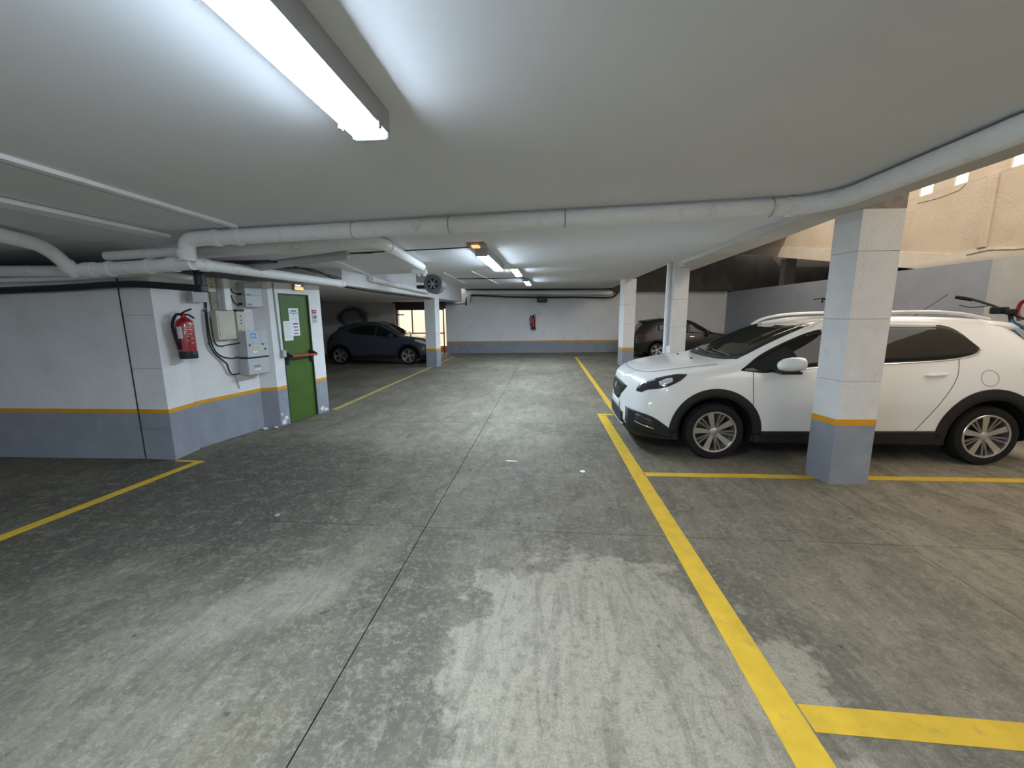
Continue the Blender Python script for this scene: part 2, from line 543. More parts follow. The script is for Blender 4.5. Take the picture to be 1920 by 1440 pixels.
sbox('ceiling', 2.45, 4.5, -5, 12.6, 4.75, 4.95, M_BEIGE, 'unseen slab added over the light well to cut daylight')  # out-of-view roof added to hold back sky light from the aisle

sbox('wall_sun_seal', 2.15, 2.44, -5, 17.8, 2.94, 4.95, M_BEIGE, 'unseen wall added above the ceiling slab to seal out sun')  # added out of view; stops sun slipping in over the ceiling slab

# ------------------------------------------------------------------ WALLS
BLK_PTS = [(-12, 3.62), (-4.30, 3.861), (-3.95, 3.85), (-3.985, 4.20), (-4.02, 4.22), (-3.86, 5.12), (-3.68, 5.21), (-3.495, 6.14), (-12, 6.14)]


def band(parent, p0, p1, z0, z1, m, th, name, label=None):
    p0, p1 = np.array(p0, float), np.array(p1, float)
    t = (p1 - p0) / np.linalg.norm(p1 - p0)
    n = np.array((t[1], -t[0]))
    q = [p0, p1, p1 + n * th, p0 + n * th]
    o = MB().prism([tuple(a) for a in q][::-1], z0, z1).build(name, m, parent)
    if label:
        o['label'] = label
    return o


# service block: one solid with openings left for nothing (door leaf sits proud of its recess)
DW0, DW1 = np.array((-3.68, 5.21)), np.array((-3.495, 6.14))
dt = (DW1 - DW0) / np.linalg.norm(DW1 - DW0)
dn = np.array((dt[1], -dt[0]))
P = lambda s, off=0.0: tuple(DW0 + dt * s + dn * off)
D0, D1, DH = 0.168, 0.705, 1.805
pts = BLK_PTS[:7] + [P(D0), P(D0, -0.07), P(D1, -0.07), P(D1)] + BLK_PTS[7:]
wall_left = struct(MB().prism(pts, 0, 1.95).build('wall_left', M_WALL), 'white plastered wall of the service block')
MB().prism([P(D0), P(D0, -0.07), P(D1, -0.07), P(D1)][::-1], DH, 1.95).build('lintel', M_WALL, wall_left)
segs = [(BLK_PTS[i], BLK_PTS[i + 1]) for i in range(6)] + [(BLK_PTS[6], P(D0)), (P(D1), BLK_PTS[7])]
for a, b_ in segs:
    band(wall_left, a, b_, 0.0, 0.505, M_GREY, 0.002, 'dado')
    band(wall_left, a, b_, 0.505, 0.548, M_ORANGE, 0.003, 'stripe')
# masonry joint between the wall and its corner pier
MB().box(-4.305, -4.298, 3.85, 3.8585, 0, 1.95).build('joint', M_JOINT, wall_left)
for z in (0.34, 0.98, 1.52):
    MB().box(-4.29, -3.946, 3.846, 3.852, z, z + 0.003).build('joint', M_INKG, wall_left)

wall_side = sbox('wall_left_outer', -12.3, -12, -5, 18, -0.3, 3, M_WALL, 'outer side wall left')
wall_back = sbox('wall_back', -12.3, 11.3, -5.4, -5, -0.3, 5, M_WALL, 'wall behind the viewer')

# far wall, slightly oblique
FA, FB = (-3.98, 15.85), (7.1, 17.02)
wall_far = struct(MB().prism([FA, FB, (7.1, 17.4), (-3.98, 17.4)], 0, 2.9).build('wall_far', M_FARW), 'grey-white wall at the end of the drive lane')
fy = lambda x: 15.85 + (x + 3.98) * (17.02 - 15.85) / 11.08
band(wall_far, FA, (7.0, fy(7.0)), 0, 0.43, M_GREY, 0.004, 'dado')
band(wall_far, FA, (7.0, fy(7.0)), 0.43, 0.482, M_ORANGE, 0.006, 'stripe')
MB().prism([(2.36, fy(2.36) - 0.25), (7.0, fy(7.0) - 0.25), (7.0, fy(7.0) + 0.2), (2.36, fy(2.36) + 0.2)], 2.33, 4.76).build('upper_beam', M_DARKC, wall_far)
# wall behind the left bay with the opening to the courtyard
wall_bay = struct(MB().box(-12, -5.98, 15.6, 16.0, 0, 2.2).build('wall_bay', soot_wall()), 'grey wall behind the dark blue car')
MB().box(-5.98, -3.97, 15.6, 16.0, 1.74, 2.2).build('lintel', M_DARKC, wall_bay)
MB().box(-5.98, -5.88, 15.58, 16.0, 0, 1.95).build('jamb', M_FARW, wall_bay)
win = struct(MB().box(-5.88, -5.83, 15.62, 15.70, 0.0, 1.74).box(-5.83, -4.0, 15.62, 15.70, 1.69, 1.74).build('window_1', mat('rust_brown_frame', (0.11, 0.045, 0.03), 0.6)), 'brown framed opening to a sunlit courtyard')
for x in (-5.25, -4.62, -4.02):
    MB().box(x - 0.02, x + 0.02, 15.63, 15.67, 0.0, 1.69).build('mullion', MATS['rust_brown_frame'], win)
MB().box(-5.83, -4.0, 15.63, 15.68, 0.79, 0.83).build('rail', MATS['rust_brown_frame'], win)
MB().box(-5.83, -5.55, 15.60, 15.63, 1.50, 1.54).build('bracket', M_BLK, win)
sbox('courtyard_wall', -9, -2.5, 18.6, 18.9, -0.3, 3.4, M_EXT, 'sunlit rendered courtyard wall outside')
sbox('courtyard_ground', -9, -2.5, 16.05, 18.6, -0.3, -0.02, M_EXT)
for k, (x, y, z) in enumerate(((-4.25, 16.6, 0.0), (-4.2, 16.62, 0.13), (-4.78, 16.7, 0.0))):
    MB().box(x - 0.2, x + 0.2, y - 0.1, y + 0.1, z - 0.02, z + 0.11).build('brick_block', mat('terracotta', (0.5, 0.2, 0.1), 0.8, var=0.2), None)
    tag(bpy.context.scene.objects[-1] if False else COL.objects[-1], ['orange terracotta block lying lowest in the courtyard opening', 'orange terracotta block resting on top of another in the courtyard opening', 'orange terracotta block lying left of the pair in the courtyard opening'][k], 'block', 'terracotta blocks')

# right side: ramp that comes down past the light well
wall_right = struct(MB().box(6.9, 7.1, 7.28, 17.2, 0, 2.29).build('wall_right', M_BLUEW), 'blue-grey low wall under the ramp')
MB().box(6.893, 6.9, 7.28, 17.0, 0, 0.45).build('dado', M_GREY, wall_right)
wr2 = struct(MB().box(6.9, 7.1, -5, 7.28, 0, 2.29).build('wall_right', mat('right_wall_pale', (0.58, 0.57, 0.53), 0.85, var=0.08, vscale=3, bump=0.5)), 'pale wall under the ramp behind the bicycle')
rz = lambda y: 1.96 + (y - 6.8) * 0.1755
ramp = MB()
OPEN = [(6.45, 7.33), (7.98, 8.22), (8.62, 8.90)]


def yz_poly(m, pts, x0, x1):
    n = len(pts)
    vs = [(x0, y, z) for y, z in pts] + [(x1, y, z) for y, z in pts]
    fs = [tuple(range(n)), tuple(range(n, 2 * n))[::-1]] + [(i, n + i, n + (i + 1) % n, (i + 1) % n) for i in range(n)]
    return m.add(vs, fs)


yz_poly(ramp, [(-4.9, rz(-4.9)), (16.0, rz(16.0)), (16.0, 3.63), (-4.9, 3.63)], 6.96, 7.16)
ramp_wall = struct(ramp.build('wall_ramp', M_BEIGE), 'beige rendered side wall of the ramp in daylight')
ys = [-4.9] + [v for o in OPEN for v in o] + [16.5]
for i in range(0, len(ys), 2):
    MB().box(6.9585, 6.99, ys[i], ys[i + 1], 3.615, 4.7).build('post', M_BEIGE, ramp_wall, bevel=0)
yz_poly(MB(), [(4, rz(4)), (16.5, rz(16.5)), (16.5, rz(16.5) + 0.30), (8.0, rz(8.0) + 0.30), (7.5, rz(7.5) + 0.42), (4, rz(4) + 0.42)], 6.935, 6.96).build('slab_edge', mat('ramp_edge_paint', (0.52, 0.46, 0.385), 0.9, var=0.06, bump=0.5), ramp_wall)
MB().box(6.915, 6.96, 7.46, 7.60, 2.5, 3.62).build('pilaster', M_BEIGE, ramp_wall, bevel=0.012)
MB().tube([(6.958, 8.9, 3.52), (6.958, 8.5, 3.50), (6.958, 8.1, 3.53), (6.958, 8.0, 3.60)], 0.007, 6).build('crack', M_RAW, ramp_wall)
MB().tube([(6.93, 7.75, 2.42), (6.93, 7.4, 2.45), (6.93, 7.0, 2.40), (6.93, 6.4, 2.38)], 0.008, 6).build('crack', M_RAW, ramp_wall)
# underside of the ramp and the dark space behind the low wall
rs = MB()
rs.add([(7.0, -4.9, rz(-4.9)), (10.6, -4.9, rz(-4.9)), (10.6, 16.5, rz(16.5)), (7.0, 16.5, rz(16.5)),
        (7.0, -4.9, rz(-4.9) + .25), (10.6, -4.9, rz(-4.9) + .25), (10.6, 16.5, rz(16.5) + .25), (7.0, 16.5, rz(16.5) + .25)],
       [(3, 2, 1, 0), (4, 5, 6, 7), (0, 1, 5, 4), (1, 2, 6, 5), (2, 3, 7, 6), (3, 0, 4, 7)])
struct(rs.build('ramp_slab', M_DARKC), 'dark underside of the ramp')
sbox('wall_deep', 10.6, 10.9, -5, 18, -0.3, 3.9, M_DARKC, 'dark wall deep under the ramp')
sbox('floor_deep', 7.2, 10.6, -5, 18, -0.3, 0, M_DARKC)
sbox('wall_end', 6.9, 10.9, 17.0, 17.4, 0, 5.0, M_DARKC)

# ------------------------------------------------------------------ PILLARS


def pillar(label, quad, top, joints, stripe=(0.505, 0.55), head=None, m=M_PILLAR):
    cx = sum(p[0] for p in quad) / 4
    cy = sum(p[1] for p in quad) / 4
    root = struct(MB().prism([(cx + (x - cx) * .975, cy + (y - cy) * .975) for x, y in quad], 0, top).build('pillar', M_INKG), label)
    zs = [0] + joints + [top]
    for a, b_ in zip(zs[:-1], zs[1:]):
        o = MB().prism(quad, a + (0.0022 if a else 0), b_ - (0.0022 if b_ != top else 0)).build('segment', m, root, bevel=0.0)
    q = [(cx + (x - cx) * 1.012, cy + (y - cy) * 1.012) for x, y in quad]
    MB().prism(q, 0, stripe[0]).build('dado', M_GREY, root)
    q = [(cx + (x - cx) * 1.018, cy + (y - cy) * 1.018) for x, y in quad]
    MB().prism(q, stripe[0], stripe[1]).build('stripe', M_ORANGE, root)
    if head:
        q = [(cx + (x - cx) * 1.01, cy + (y - cy) * 1.01) for x, y in quad]
        MB().prism(q, top, head).build('head', M_RAW, root)
    return root


pillar('white pillar with orange stripe standing in front of the white car', [(2.47, 3.66), (2.80, 3.68), (2.79, 3.95), (2.415, 3.90)], 2.30, [0.92, 1.44, 1.98], (0.535, 0.588), 2.62)
p2 = pillar('white pillar rising behind the bonnet of the white car', [(2.26, 7.9), (2.53, 7.9), (2.53, 8.36), (2.26, 8.36)], 2.30, [0.75, 1.25, 1.75])
MB().tube([(2.225, 7.98, 0.9), (2.225, 7.98, 2.42)], 0.022, 8).build('conduit', M_CABW, p2)
MB().tube([(2.235, 8.20, 0.0), (2.235, 8.20, 2.42)], 0.03, 8).build('conduit', M_PVC, p2)
p3 = pillar('far white pillar beside the dark grey car', [(2.13, 12.1), (2.45, 12.12), (2.43, 12.5), (2.06, 12.45)], 2.46, [1.2, 1.75], (0.47, 0.53))
pillar('white pillar at the nose of the dark blue car under the beam', [(-3.56, 11.72), (-3.25, 11.70), (-3.20, 12.0), (-3.56, 12.0)], 1.975, [0.95], (0.47, 0.535))
pillar('dim pillar deep under the ramp', [(8.0, 15.2), (8.35, 15.2), (8.35, 15.5), (8.0, 15.5)], 3.3, [2.0])

# ------------------------------------------------------------------ DOOR
door = struct(MB().prism([P(D0 + .012, -.055), P(D1 - .012, -.055), P(D1 - .012, -.02), P(D0 + .012, -.02)], 0.004, DH - .012).build('door_1', M_GREEN), 'green steel emergency exit door')
fr = MB()
for a, b_, z0, z1 in ((D0 - .004, D0 + .014, 0, DH), (D1 - .014, D1 + .004, 0, DH), (D0, D1, DH - .014, DH + .004)):
    fr.prism([P(a, -.068), P(b_, -.068), P(b_, 0.004), P(a, 0.004)], z0, z1)
fr.build('frame', M_GREEND, door)


def on_door(s0, s1, z0, z1, off0, off1, m, name, parent, bevel=0):
    return MB().prism([P(s0, off0), P(s1, off0), P(s1, off1), P(s0, off1)], z0, z1).build(name, m, parent, bevel=bevel)


# push bar
bar = MB().tube([(*P(0.235, 0.065), 0.945), (*P(0.70, 0.075), 0.935)], 0.017, 10).build('push_bar', M_REDBAR, door, smooth=True)
for s, zc in ((0.215, 0.93), (0.675, 0.935)):
    m_ = on_door(s - 0.026, s + 0.026, zc - 0.10, zc + 0.075, -0.02, 0.012, M_BLK, 'bar_mount', door, 0.004)
    MB().tube([(*P(s, 0.0), zc + 0.05), (*P(s + .02, 0.075), zc + 0.005)], 0.022, 8).build('arm', M_BLK, m_)
# flaked paint showing white filler around the foot of the door wall
for sp, zp, r_ in ((.06, .045, .05), (.10, .10, .035), (.80, .07, .045), (.88, .04, .035), (.03, .16, .02)):
    out = []
    for k in range(9):
        a = 2 * PI * k / 9
        rr_ = r_ * random.uniform(.6, 1.15)
        out.append((sp + rr_ * math.cos(a), max(.004, zp + rr_ * math.sin(a))))
    vs = [(*P(a, .0015), b_) for a, b_ in out] + [(*P(a, .0045), b_) for a, b_ in out]
    n9 = len(out)
    MB().add(vs, [tuple(range(n9)), tuple(range(n9, 2 * n9))[::-1]] + [(i, (i + 1) % n9, n9 + (i + 1) % n9, n9 + i) for i in range(n9)]).build('flaked_patch', M_WALL, wall_left)
# papers on the door
pa = on_door(0.335, 0.512, 1.222, 1.61, -0.0195, -0.018, M_PAPER, 'notice', None)
tag(pa, 'larger white notice with blue and red headings on the green door', 'notice', 'papers on the green door')
for s0, s1, z0, z1, m in ((.372, .476, 1.565, 1.580, M_INKB), (.352, .495, 1.538, 1.547, M_INKP), (.41, .44, 1.515, 1.524, M_INKR),
                          (.37, .48, 1.463, 1.466, M_INKG), (.395, .488, 1.385, 1.40, M_INKP), (.40, .48, 1.34, 1.355, M_INKR), (.405, .49, 1.295, 1.308, M_INKP), (.40, .475, 1.248, 1.26, M_INKP)):
    on_door(s0, s1, z0, z1, -0.0182, -0.0172, m, 'print_line', pa)
pb = on_door(0.222, 0.378, 1.161, 1.434, -0.0178, -0.0165, M_PAPER, 'notice', None)
tag(pb, 'smaller pale paper taped over the left edge of the big notice', 'notice', 'papers on the green door')
for i in range(9):
    on_door(.242, .242 + random.uniform(.07, .11), 1.40 - i * .024, 1.404 - i * .024, -0.0167, -0.016, M_CABW, 'print_line', pb)
sg = on_door(0.748, 0.842, 1.385, 1.592, 0.001, 0.004, M_PAPER, 'camera_sign', None)
tag(sg, 'small red and white warning sign right of the green door', 'sign')
on_door(.750, .840, 1.537, 1.590, .004, .005, M_INKR, 'red_header', sg)
on_door(.775, .815, 1.560, 1.572, .005, .0055, M_PAPER, 'print_line', sg)
on_door(.756, .836, 1.520, 1.526, .004, .005, M_INKR, 'print_line', sg)
on_door(.752, .838, 1.448, 1.512, .004, .005, mat('sign_grey', (0.35, 0.36, 0.38), 0.6), 'picture_panel', sg)
MB().obox((*P(.812, .0055), 1.485), (*dt, 0.6), (*dn, 0), (-dt[0] * .6, -dt[1] * .6, 1), .02, .001, .008).build('pictogram', M_BLK, sg)
for z in (1.425, 1.402):
    on_door(.753, .838, z, z + .012, .004, .005, M_INKG, 'print_line', sg)
# emergency luminaire over the door
el = thing('emergency_light', 'glowing emergency exit luminaire above the green door', 'light', (*P(.505, 0.02), 1.86))
on_door(.415, .597, 1.858, 1.945, 0.001, 0.035, M_EMGD, 'housing', el, 0.005)
on_door(.432, .582, 1.866, 1.908, 0.035, 0.048, M_EMG, 'lens', el, 0.004)
on_door(.445, .545, 1.920, 1.938, 0.035, 0.042, mat('lamp_white_lens', (0.9, 0.9, 0.9), 0.3, emit=(1, 1, 1), estr=0.8), 'tube_window', el)
# conduit and switch box beside the door
cd = thing('door_switch', 'grey junction box and conduit left of the green door', 'switch box', (*P(.13, 0.02), 0.94))
on_door(.105, .165, .945, 1.04, 0.001, 0.05, M_CABW, 'box', cd, 0.006)
MB().tube([(*P(.09, .012), 1.95), (*P(.112, .012), 1.04)], 0.009, 8).build('conduit', M_CABW, cd)

# ------------------------------------------------------------------ WALL EQUIPMENT on the recessed face
W0 = np.array((-4.02, 4.22))
wt = np.array((0.17503, 0.98456))
wn = np.array((wt[1], -wt[0]))
Q = lambda s, off=0.0: tuple(W0 + wt * s + wn * off)


def on_wall(s0, s1, z0, z1, o0, o1, m, name, parent, bevel=0.0):
    return MB().prism([Q(s0, o0), Q(s1, o0), Q(s1, o1), Q(s0, o1)], z0, z1).build(name, m, parent, bevel=bevel)


def wall_box(name, label, cat, s0, s1, z0, z1, d, m, group=None, lid=True):
    o = thing(name, label, cat, (*Q((s0 + s1) / 2, 0.002), z0), group)
    on_wall(s0, s1, z0, z1, 0.002, d * 0.9, m, 'body', o, 0.004)
    if lid:
        on_wall(s0 - .002, s1 + .002, z0 - .002, z1 + .002, d * 0.9, d, m, 'lid', o, 0.004)
    return o


b1 = wall_box('meter_box', 'upper light grey double meter box beside the white downpipe', 'meter box', .725, .965, 1.622, 1.915, .133, M_BOXG)
on_wall(.723, .967, 1.764, 1.768, .10, .1335, M_INKG, 'seam', b1)
for z in (1.78, 1.66):
    on_wall(.745, .80, z - .02, z, .133, .1345, M_INKG, 'label_plate', b1)
for z in (1.775, 1.655):
    MB().box(-3.86, -3.82, 4.895, 4.93, z - .012, z + .012).build('gland', M_BLK, b1)
b2 = wall_box('meter_box', 'large light grey meter box with a blue sticker', 'meter box', .635, .954, .995, 1.32, .168, M_BOXG)
on_wall(.633, .956, 1.155, 1.159, .12, .1685, M_INKG, 'seam', b2)
on_wall(.845, .849, 1.16, 1.32, .168, .1690, M_INKG, 'seam', b2)
on_wall(.70, .78, 1.225, 1.29, .168, .1695, M_STICK, 'sticker', b2)
for s in (.722, .752):
    on_wall(s - .008, s + .008, 1.245, 1.268, .1695, .1702, M_PAPER, 'sticker_mark', b2)
on_wall(.715, .775, 1.075, 1.105, .168, .1695, M_STICKY, 'sticker', b2)
on_wall(.71, .78, 1.045, 1.068, .168, .1695, M_PAPER, 'sticker', b2)
for s, z in ((.665, 1.13), (.89, 1.07), (.86, 1.135)):
    on_wall(s, s + .014, z, z + .025, .168, .175, M_BLK, 'lock', b2)
b3 = wall_box('meter_box', 'low light grey fuse box under the large meter box', 'meter box', .625, .935, .775, .975, .169, M_BOXG)
on_wall(.622, .938, .976, .990, .03, .175, M_BLK, 'top_gap', b3)
on_wall(.70, .80, .86, .885, .169, .1705, M_INKG, 'label_plate', b3)
on_wall(.71, .80, .825, .84, .169, .1705, M_PAPER, 'label_plate', b3)
b4 = wall_box('cable_cabinet', 'big cream electrical cabinet in the middle of the wall', 'cabinet', .333, .562, 1.235, 1.567, .104, M_BOXC)
on_wall(.352, .545, 1.255, 1.55, .104, .108, M_BOXC, 'door', b4, 0.003)
b5 = wall_box('socket_box', 'narrow cream switch box right of the big cream cabinet', 'switch box', .659, .755, 1.335, 1.563, .034, M_BOXC)
for z in (1.50, 1.45, 1.41):
    on_wall(.70, .72, z, z + .012, .034, .037, M_BLK, 'switch', b5)
on_wall(.655, .757, 1.565, 1.59, .002, .05, M_BLK, 'top_rail', b5)
on_wall(.77, .91, 1.34, 1.56, .001, .012, mat('trunking_white', (0.66, 0.67, 0.68), 0.5), 'cover_plate', b5)
b6 = wall_box('junction_box', 'grey-white junction box under the end of the black pipe', 'junction box', .095, .265, 1.665, 1.80, .092, M_BOXG)
for s in (.15, .17, .19):
    on_wall(s, s + .012, 1.775, 1.785, .092, .094, M_BLK, 'mark', b6)
b7 = wall_box('fuse_box', 'small cream fuse box high beside the black elbow', 'fuse box', .326, .420, 1.787, 1.945, .040, M_BOXC)
for z in (1.92, 1.88, 1.84):
    on_wall(.36, .385, z, z + .008, .040, .042, M_BLK, 'mark', b7)
# white downpipe and conduits above the cream cabinet
dp = thing('downpipe', 'white square downpipe above the big cream cabinet', 'pipe', (*Q(.545, .03), 1.575))
on_wall(.505, .590, 1.575, 1.95, 0.002, 0.06, M_PVC, 'duct', dp, 0.008)
for s in (.455, .475):
    MB().tube([(*Q(s, .02), 1.57), (*Q(s - .005, .02), 1.95)], .008, 8).build('conduit', M_CABW, dp)
MB().tube([(*Q(.61, .02), 1.57), (*Q(.60, .02), 1.95)], .010, 8).build('conduit', M_CABW, dp)
oc = MB().prism([Q(.36, .002), Q(.43, .002), Q(.43, .02), Q(.36, .02)], 1.57, 1.79).build('conduit_chase', M_BEIGEC)
tag(oc, 'rough brown cable chase above the cream cabinet', 'cable chase')
# black cables


def cable(label, pts, r=.007, m=M_CABLE, name='cable', clips=()):
    o = MB().tube(curve(pts, 6), r, 7).build(name, m, None, smooth=True)
    tag(o, label, 'cable')
    for c in clips:
        MB().box(c[0] - .02, c[0] + .012, c[1] - .022, c[1] + .022, c[2] - .006, c[2] + .006).build('clip', M_BLK, o)
    return o


def qz(s, z, off=.012):
    return (*Q(s, off), z)


cable('outer black cable looping from the junction box to the fuse box', [qz(.31, 1.79), qz(.285, 1.6), qz(.275, 1.4), qz(.28, 1.2), qz(.33, 1.07), qz(.42, .98), qz(.47, .93), qz(.49, .84), qz(.53, .79), qz(.625, .79)], clips=[qz(.275, 1.57), qz(.28, 1.19)])
cable('middle black cable looping to the large meter box', [qz(.325, 1.79), qz(.30, 1.6), qz(.292, 1.4), qz(.30, 1.25), qz(.34, 1.10), qz(.43, 1.02), qz(.55, .99), qz(.64, 1.0)])
cable('short black cable sagging below the cream cabinet', [qz(.335, 1.5, .01), qz(.335, 1.27), qz(.36, 1.18), qz(.42, 1.15), qz(.52, 1.16), qz(.64, 1.175, .06)])
cable('thin cable curling into the upper meter box', [qz(.64, 1.84), qz(.66, 1.80), qz(.70, 1.785), qz(.73, 1.78)], .006)
cable('lower thin cable curling into the upper meter box', [qz(.635, 1.76), qz(.66, 1.68), qz(.70, 1.645), qz(.73, 1.64)], .006)
cable('white cable running down the left of the black cables', [qz(.30, 1.6), qz(.25, 1.55), qz(.24, 1.3), qz(.27, 1.12), qz(.40, .95), qz(.47, .8), qz(.56, .76), qz(.60, .60)], .006, M_CABW)

# fire extinguisher


def extinguisher(label, c, r, h, nx, group, detail=True):
    """cylinder standing proud of a wall; nx = horizontal unit vector away from the wall"""
    e = thing('fire_extinguisher', label, 'extinguisher', c, group)
    x, y, z = c
    tx = np.array((-nx[1], nx[0], 0.0))     # along the wall
    nn = np.array((nx[0], nx[1], 0.0))
    k = r / .078
    MB().lathe([(r * .2, z + h * .72), (r * .2, z + .10 * k * 0), (r, z + 0.0), (r, z + h * .80), (r * .93, z + h * .86), (r * .62, z + h * .92), (r * .33, z + h * .95)][2:], (x, y, 0), n=26).build('cylinder', M_RED, e, smooth=True)
    MB().lathe([(r * 1.04, z), (r * 1.06, z + .01), (r * 1.06, z + h * .16), (r * 1.03, z + h * .17)], (x, y, 0), n=26).build('base_ring', M_BLK, e, smooth=True)
    MB().lathe([(r * .33, z + h * .94), (r * .33, z + h * 1.0), (r * .26, z + h * 1.02)], (x, y, 0), n=16).build('valve', M_RED if detail else M_BLK, e)
    top = np.array((x, y, z + h * 1.02))
    MB().tube([top - tx * r * .4, top + tx * r * .3 + (0, 0, .03 * k), top + tx * r * 1.2 + np.array((0, 0, .055 * k))], .010 * k, 6).build('lever', M_BLK, e)
    MB().tube([top - tx * r * .1, top + tx * r * .7 + np.array((0, 0, -.005)), top + tx * r * 1.4 + np.array((0, 0, -.04 * k))], .010 * k, 6).build('handle', M_BLK, e)
    hose = [top - tx * r * .3, top - tx * r * 1.0 + np.array((0, 0, -.01)), top - tx * r * 1.55 + np.array((0, 0, -.10 * k)), top - tx * r * 1.45 + np.array((0, 0, -h * .45)), top - tx * r * 1.1 + np.array((0, 0, -h * .80))]
    MB().tube(curve(hose, 6), .014 * k, 8).build('hose', M_RUB, e, smooth=True)
    MB().obox(np.array((x, y, z + h * .62)) - nn * (r + .008), tx, nn, (0, 0, 1), .03, .012, .05).build('bracket', M_BLK, e)

    def lab(a0, a1, z0, z1, m, name):
        rows = [[np.array((x, y, zz)) + (r * 1.008) * (math.cos(a) * nn + math.sin(a) * tx) for a in np.linspace(a0, a1, 7)] for zz in (z0, z1)]
        MB().grid(rows).build(name, m, e, solid=.0006)
    if detail:
        # seen from the drive lane: paper tag left, printed instructions right
        lab(-1.75, -0.98, z + h * .47, z + h * .74, M_PAPER, 'service_tag')
        for i in range(4):
            lab(-1.6, -1.15, z + h * (.52 + i * .05), z + h * (.525 + i * .05), M_INKG, 'tag_line')
        for i, (a0, a1) in enumerate(((-.45, .15), (-.45, .2), (-.7, .1), (-.6, .15), (-.55, -.35), (-.5, .1), (-.5, -.3), (-.1, .25), (-.55, -.35), (-.1, .2))):
            zz = z + h * (.82 - i * .052)
            lab(a0, a1, zz, zz + h * .022, mat('label_pink', (0.62, 0.45, 0.45), 0.5), 'print_line')
    return e


extinguisher('red fire extinguisher with white tag hanging on the near pier', (-3.865, 4.095, 1.06), .078, .46, (0.985, -0.17), 'fire extinguishers')
extinguisher('small distant red fire extinguisher on the far wall', (-0.60, fy(-.6) - .10, .93), .085, .50, (0.105, -0.994), 'fire extinguishers', False)

# ------------------------------------------------------------------ PIPES


def pipe(label, pts, r, m=M_PVC, rad=.14, collars=(), straps=(), name='drain_pipe', seg=14):
    path = bend(pts, rad)
    root = MB().tube(path, r, seg).build(name, m, None, smooth=True)
    tag(root, label, 'pipe')
    for c, d, ln in collars:
        c, d = np.array(c, float), np.array(d, float)
        d /= np.linalg.norm(d)
        MB().tube([c - d * ln, c + d * ln], r * 1.15, seg).build('collar', m, root, smooth=True)
    for c in straps:
        top = cz(c[0]) if c[1] < 7.4 else 2.46
        MB().tube([(c[0], c[1], c[2]), (c[0], c[1], top)], .004, 6).tube([(c[0], c[1] + r * 1.03 * math.cos(a), c[2] + r * 1.03 * math.sin(a)) for a in np.linspace(0, 2 * PI, 17)], .004, 5).build('strap', M_STEEL, root)
    return root


pipe('long white drain pipe crossing under the ceiling', [(2.06, -3, 2.292), (2.06, 3.25, 2.285), (1.88, 3.42, 2.28), (-3.08, 3.40, 2.152), (-3.10, 3.40, 1.98)], .062, rad=.16,
     collars=[((1.80, 3.418, 2.278), (1, 0, .026), .03), ((-2.62, 3.402, 2.163), (1, 0, .026), .035), ((-2.80, 3.402, 2.159), (1, 0, .026), .03), ((-3.10, 3.40, 2.03), (0, 0, 1), .03)],
     straps=[(.12, 3.41, 2.235), (-1.6, 3.41, 2.19), (1.65, 3.41, 2.274), (-.8, 3.41, 2.211)])
pipe('white pipe running from the pipe junction over the green door', [(-3.12, 3.46, 1.965), (-3.12, 4.3, 1.97), (-3.12, 6.0, 1.98), (-3.16, 6.24, 1.985)], .052,
     collars=[((-3.12, 3.6, 1.965), (0, 1, 0), .04), ((-3.13, 6.1, 1.982), (0, 1, 0), .03)])
pipe('lower white pipe ending in the vertical drop at the left', [(-4.33, 3.50, 1.925), (-3.78, 3.50, 1.94), (-3.10, 3.46, 1.965)], .058,
     collars=[((-3.30, 3.475, 1.958), (1, 0, .03), .03), ((-3.95, 3.5, 1.935), (1, 0, .03), .02), ((-4.15, 3.5, 1.93), (1, 0, .03), .05), ((-3.55, 3.487, 1.948), (1, 0, .03), .012)])
pipe('white pipe slanting down from the left ceiling into an elbow', [(-3.75, 1.6, 2.155), (-4.14, 2.9, 2.125), (-4.27, 3.28, 2.10), (-4.30, 3.50, 1.90)], .055, rad=.2,
     collars=[((-4.293, 3.44, 1.955), (.03, -.22, .2), .03)])
pipe('short white pipe stub tucked behind the vertical drop', [(-4.15, 3.66, 2.07), (-3.30, 3.66, 2.10)], .042, collars=[((-3.7, 3.66, 2.086), (1, 0, .03), .01)])
pipe('pale pipe lying on the wall top at the far left', [(-6.6, 3.74, 1.98), (-4.6, 3.72, 1.945)], .055)
pipe('thin pale pipe kinked above the black pipe', [(-6.6, 3.775, 1.86), (-4.80, 3.775, 1.887), (-4.35, 3.775, 1.902), (-3.80, 3.775, 1.925), (-3.37, 3.76, 1.86)], .028, rad=.08,
     collars=[((-4.1, 3.775, 1.912), (1, 0, .04), .02), ((-3.84, 3.775, 1.922), (1, 0, .04), .03)])
pipe('black pipe running along the top of the left wall', [(-6.6, 3.775, 1.75), (-4.80, 3.77, 1.793), (-4.05, 3.77, 1.826), (-3.36, 3.76, 1.772)], .034, M_BLACKP, rad=.2)
tb = pipe('black elbow standing at the end of the black pipe', [(-3.33, 3.76, 1.74), (-3.33, 3.76, 1.93)], .042, M_BLACKP)
MB().box(-3.375, -3.285, 3.715, 3.805, 1.735, 1.80).build('fitting', M_BLACKP, tb, bevel=.01)
pipe('grey drain pipe behind the long white pipe bending toward the fan', [(-3.55, 3.98, 2.13), (-1.72, 3.90, 2.19), (-1.62, 4.08, 2.195), (-1.84, 6.02, 2.19)], .056, M_PVC, rad=.14,
     collars=[((-1.64, 4.25, 2.195), (-.1, 1, 0), .03), ((-2.6, 3.935, 2.16), (1, -.04, .03), .015)], straps=[(-1.70, 4.85, 2.195)])
pipe('lower grey pipe rising toward the grey drain pipe', [(-3.35, 4.25, 1.985), (-2.76, 4.30, 2.065), (-2.10, 4.30, 2.13)], .045, M_PVCG)
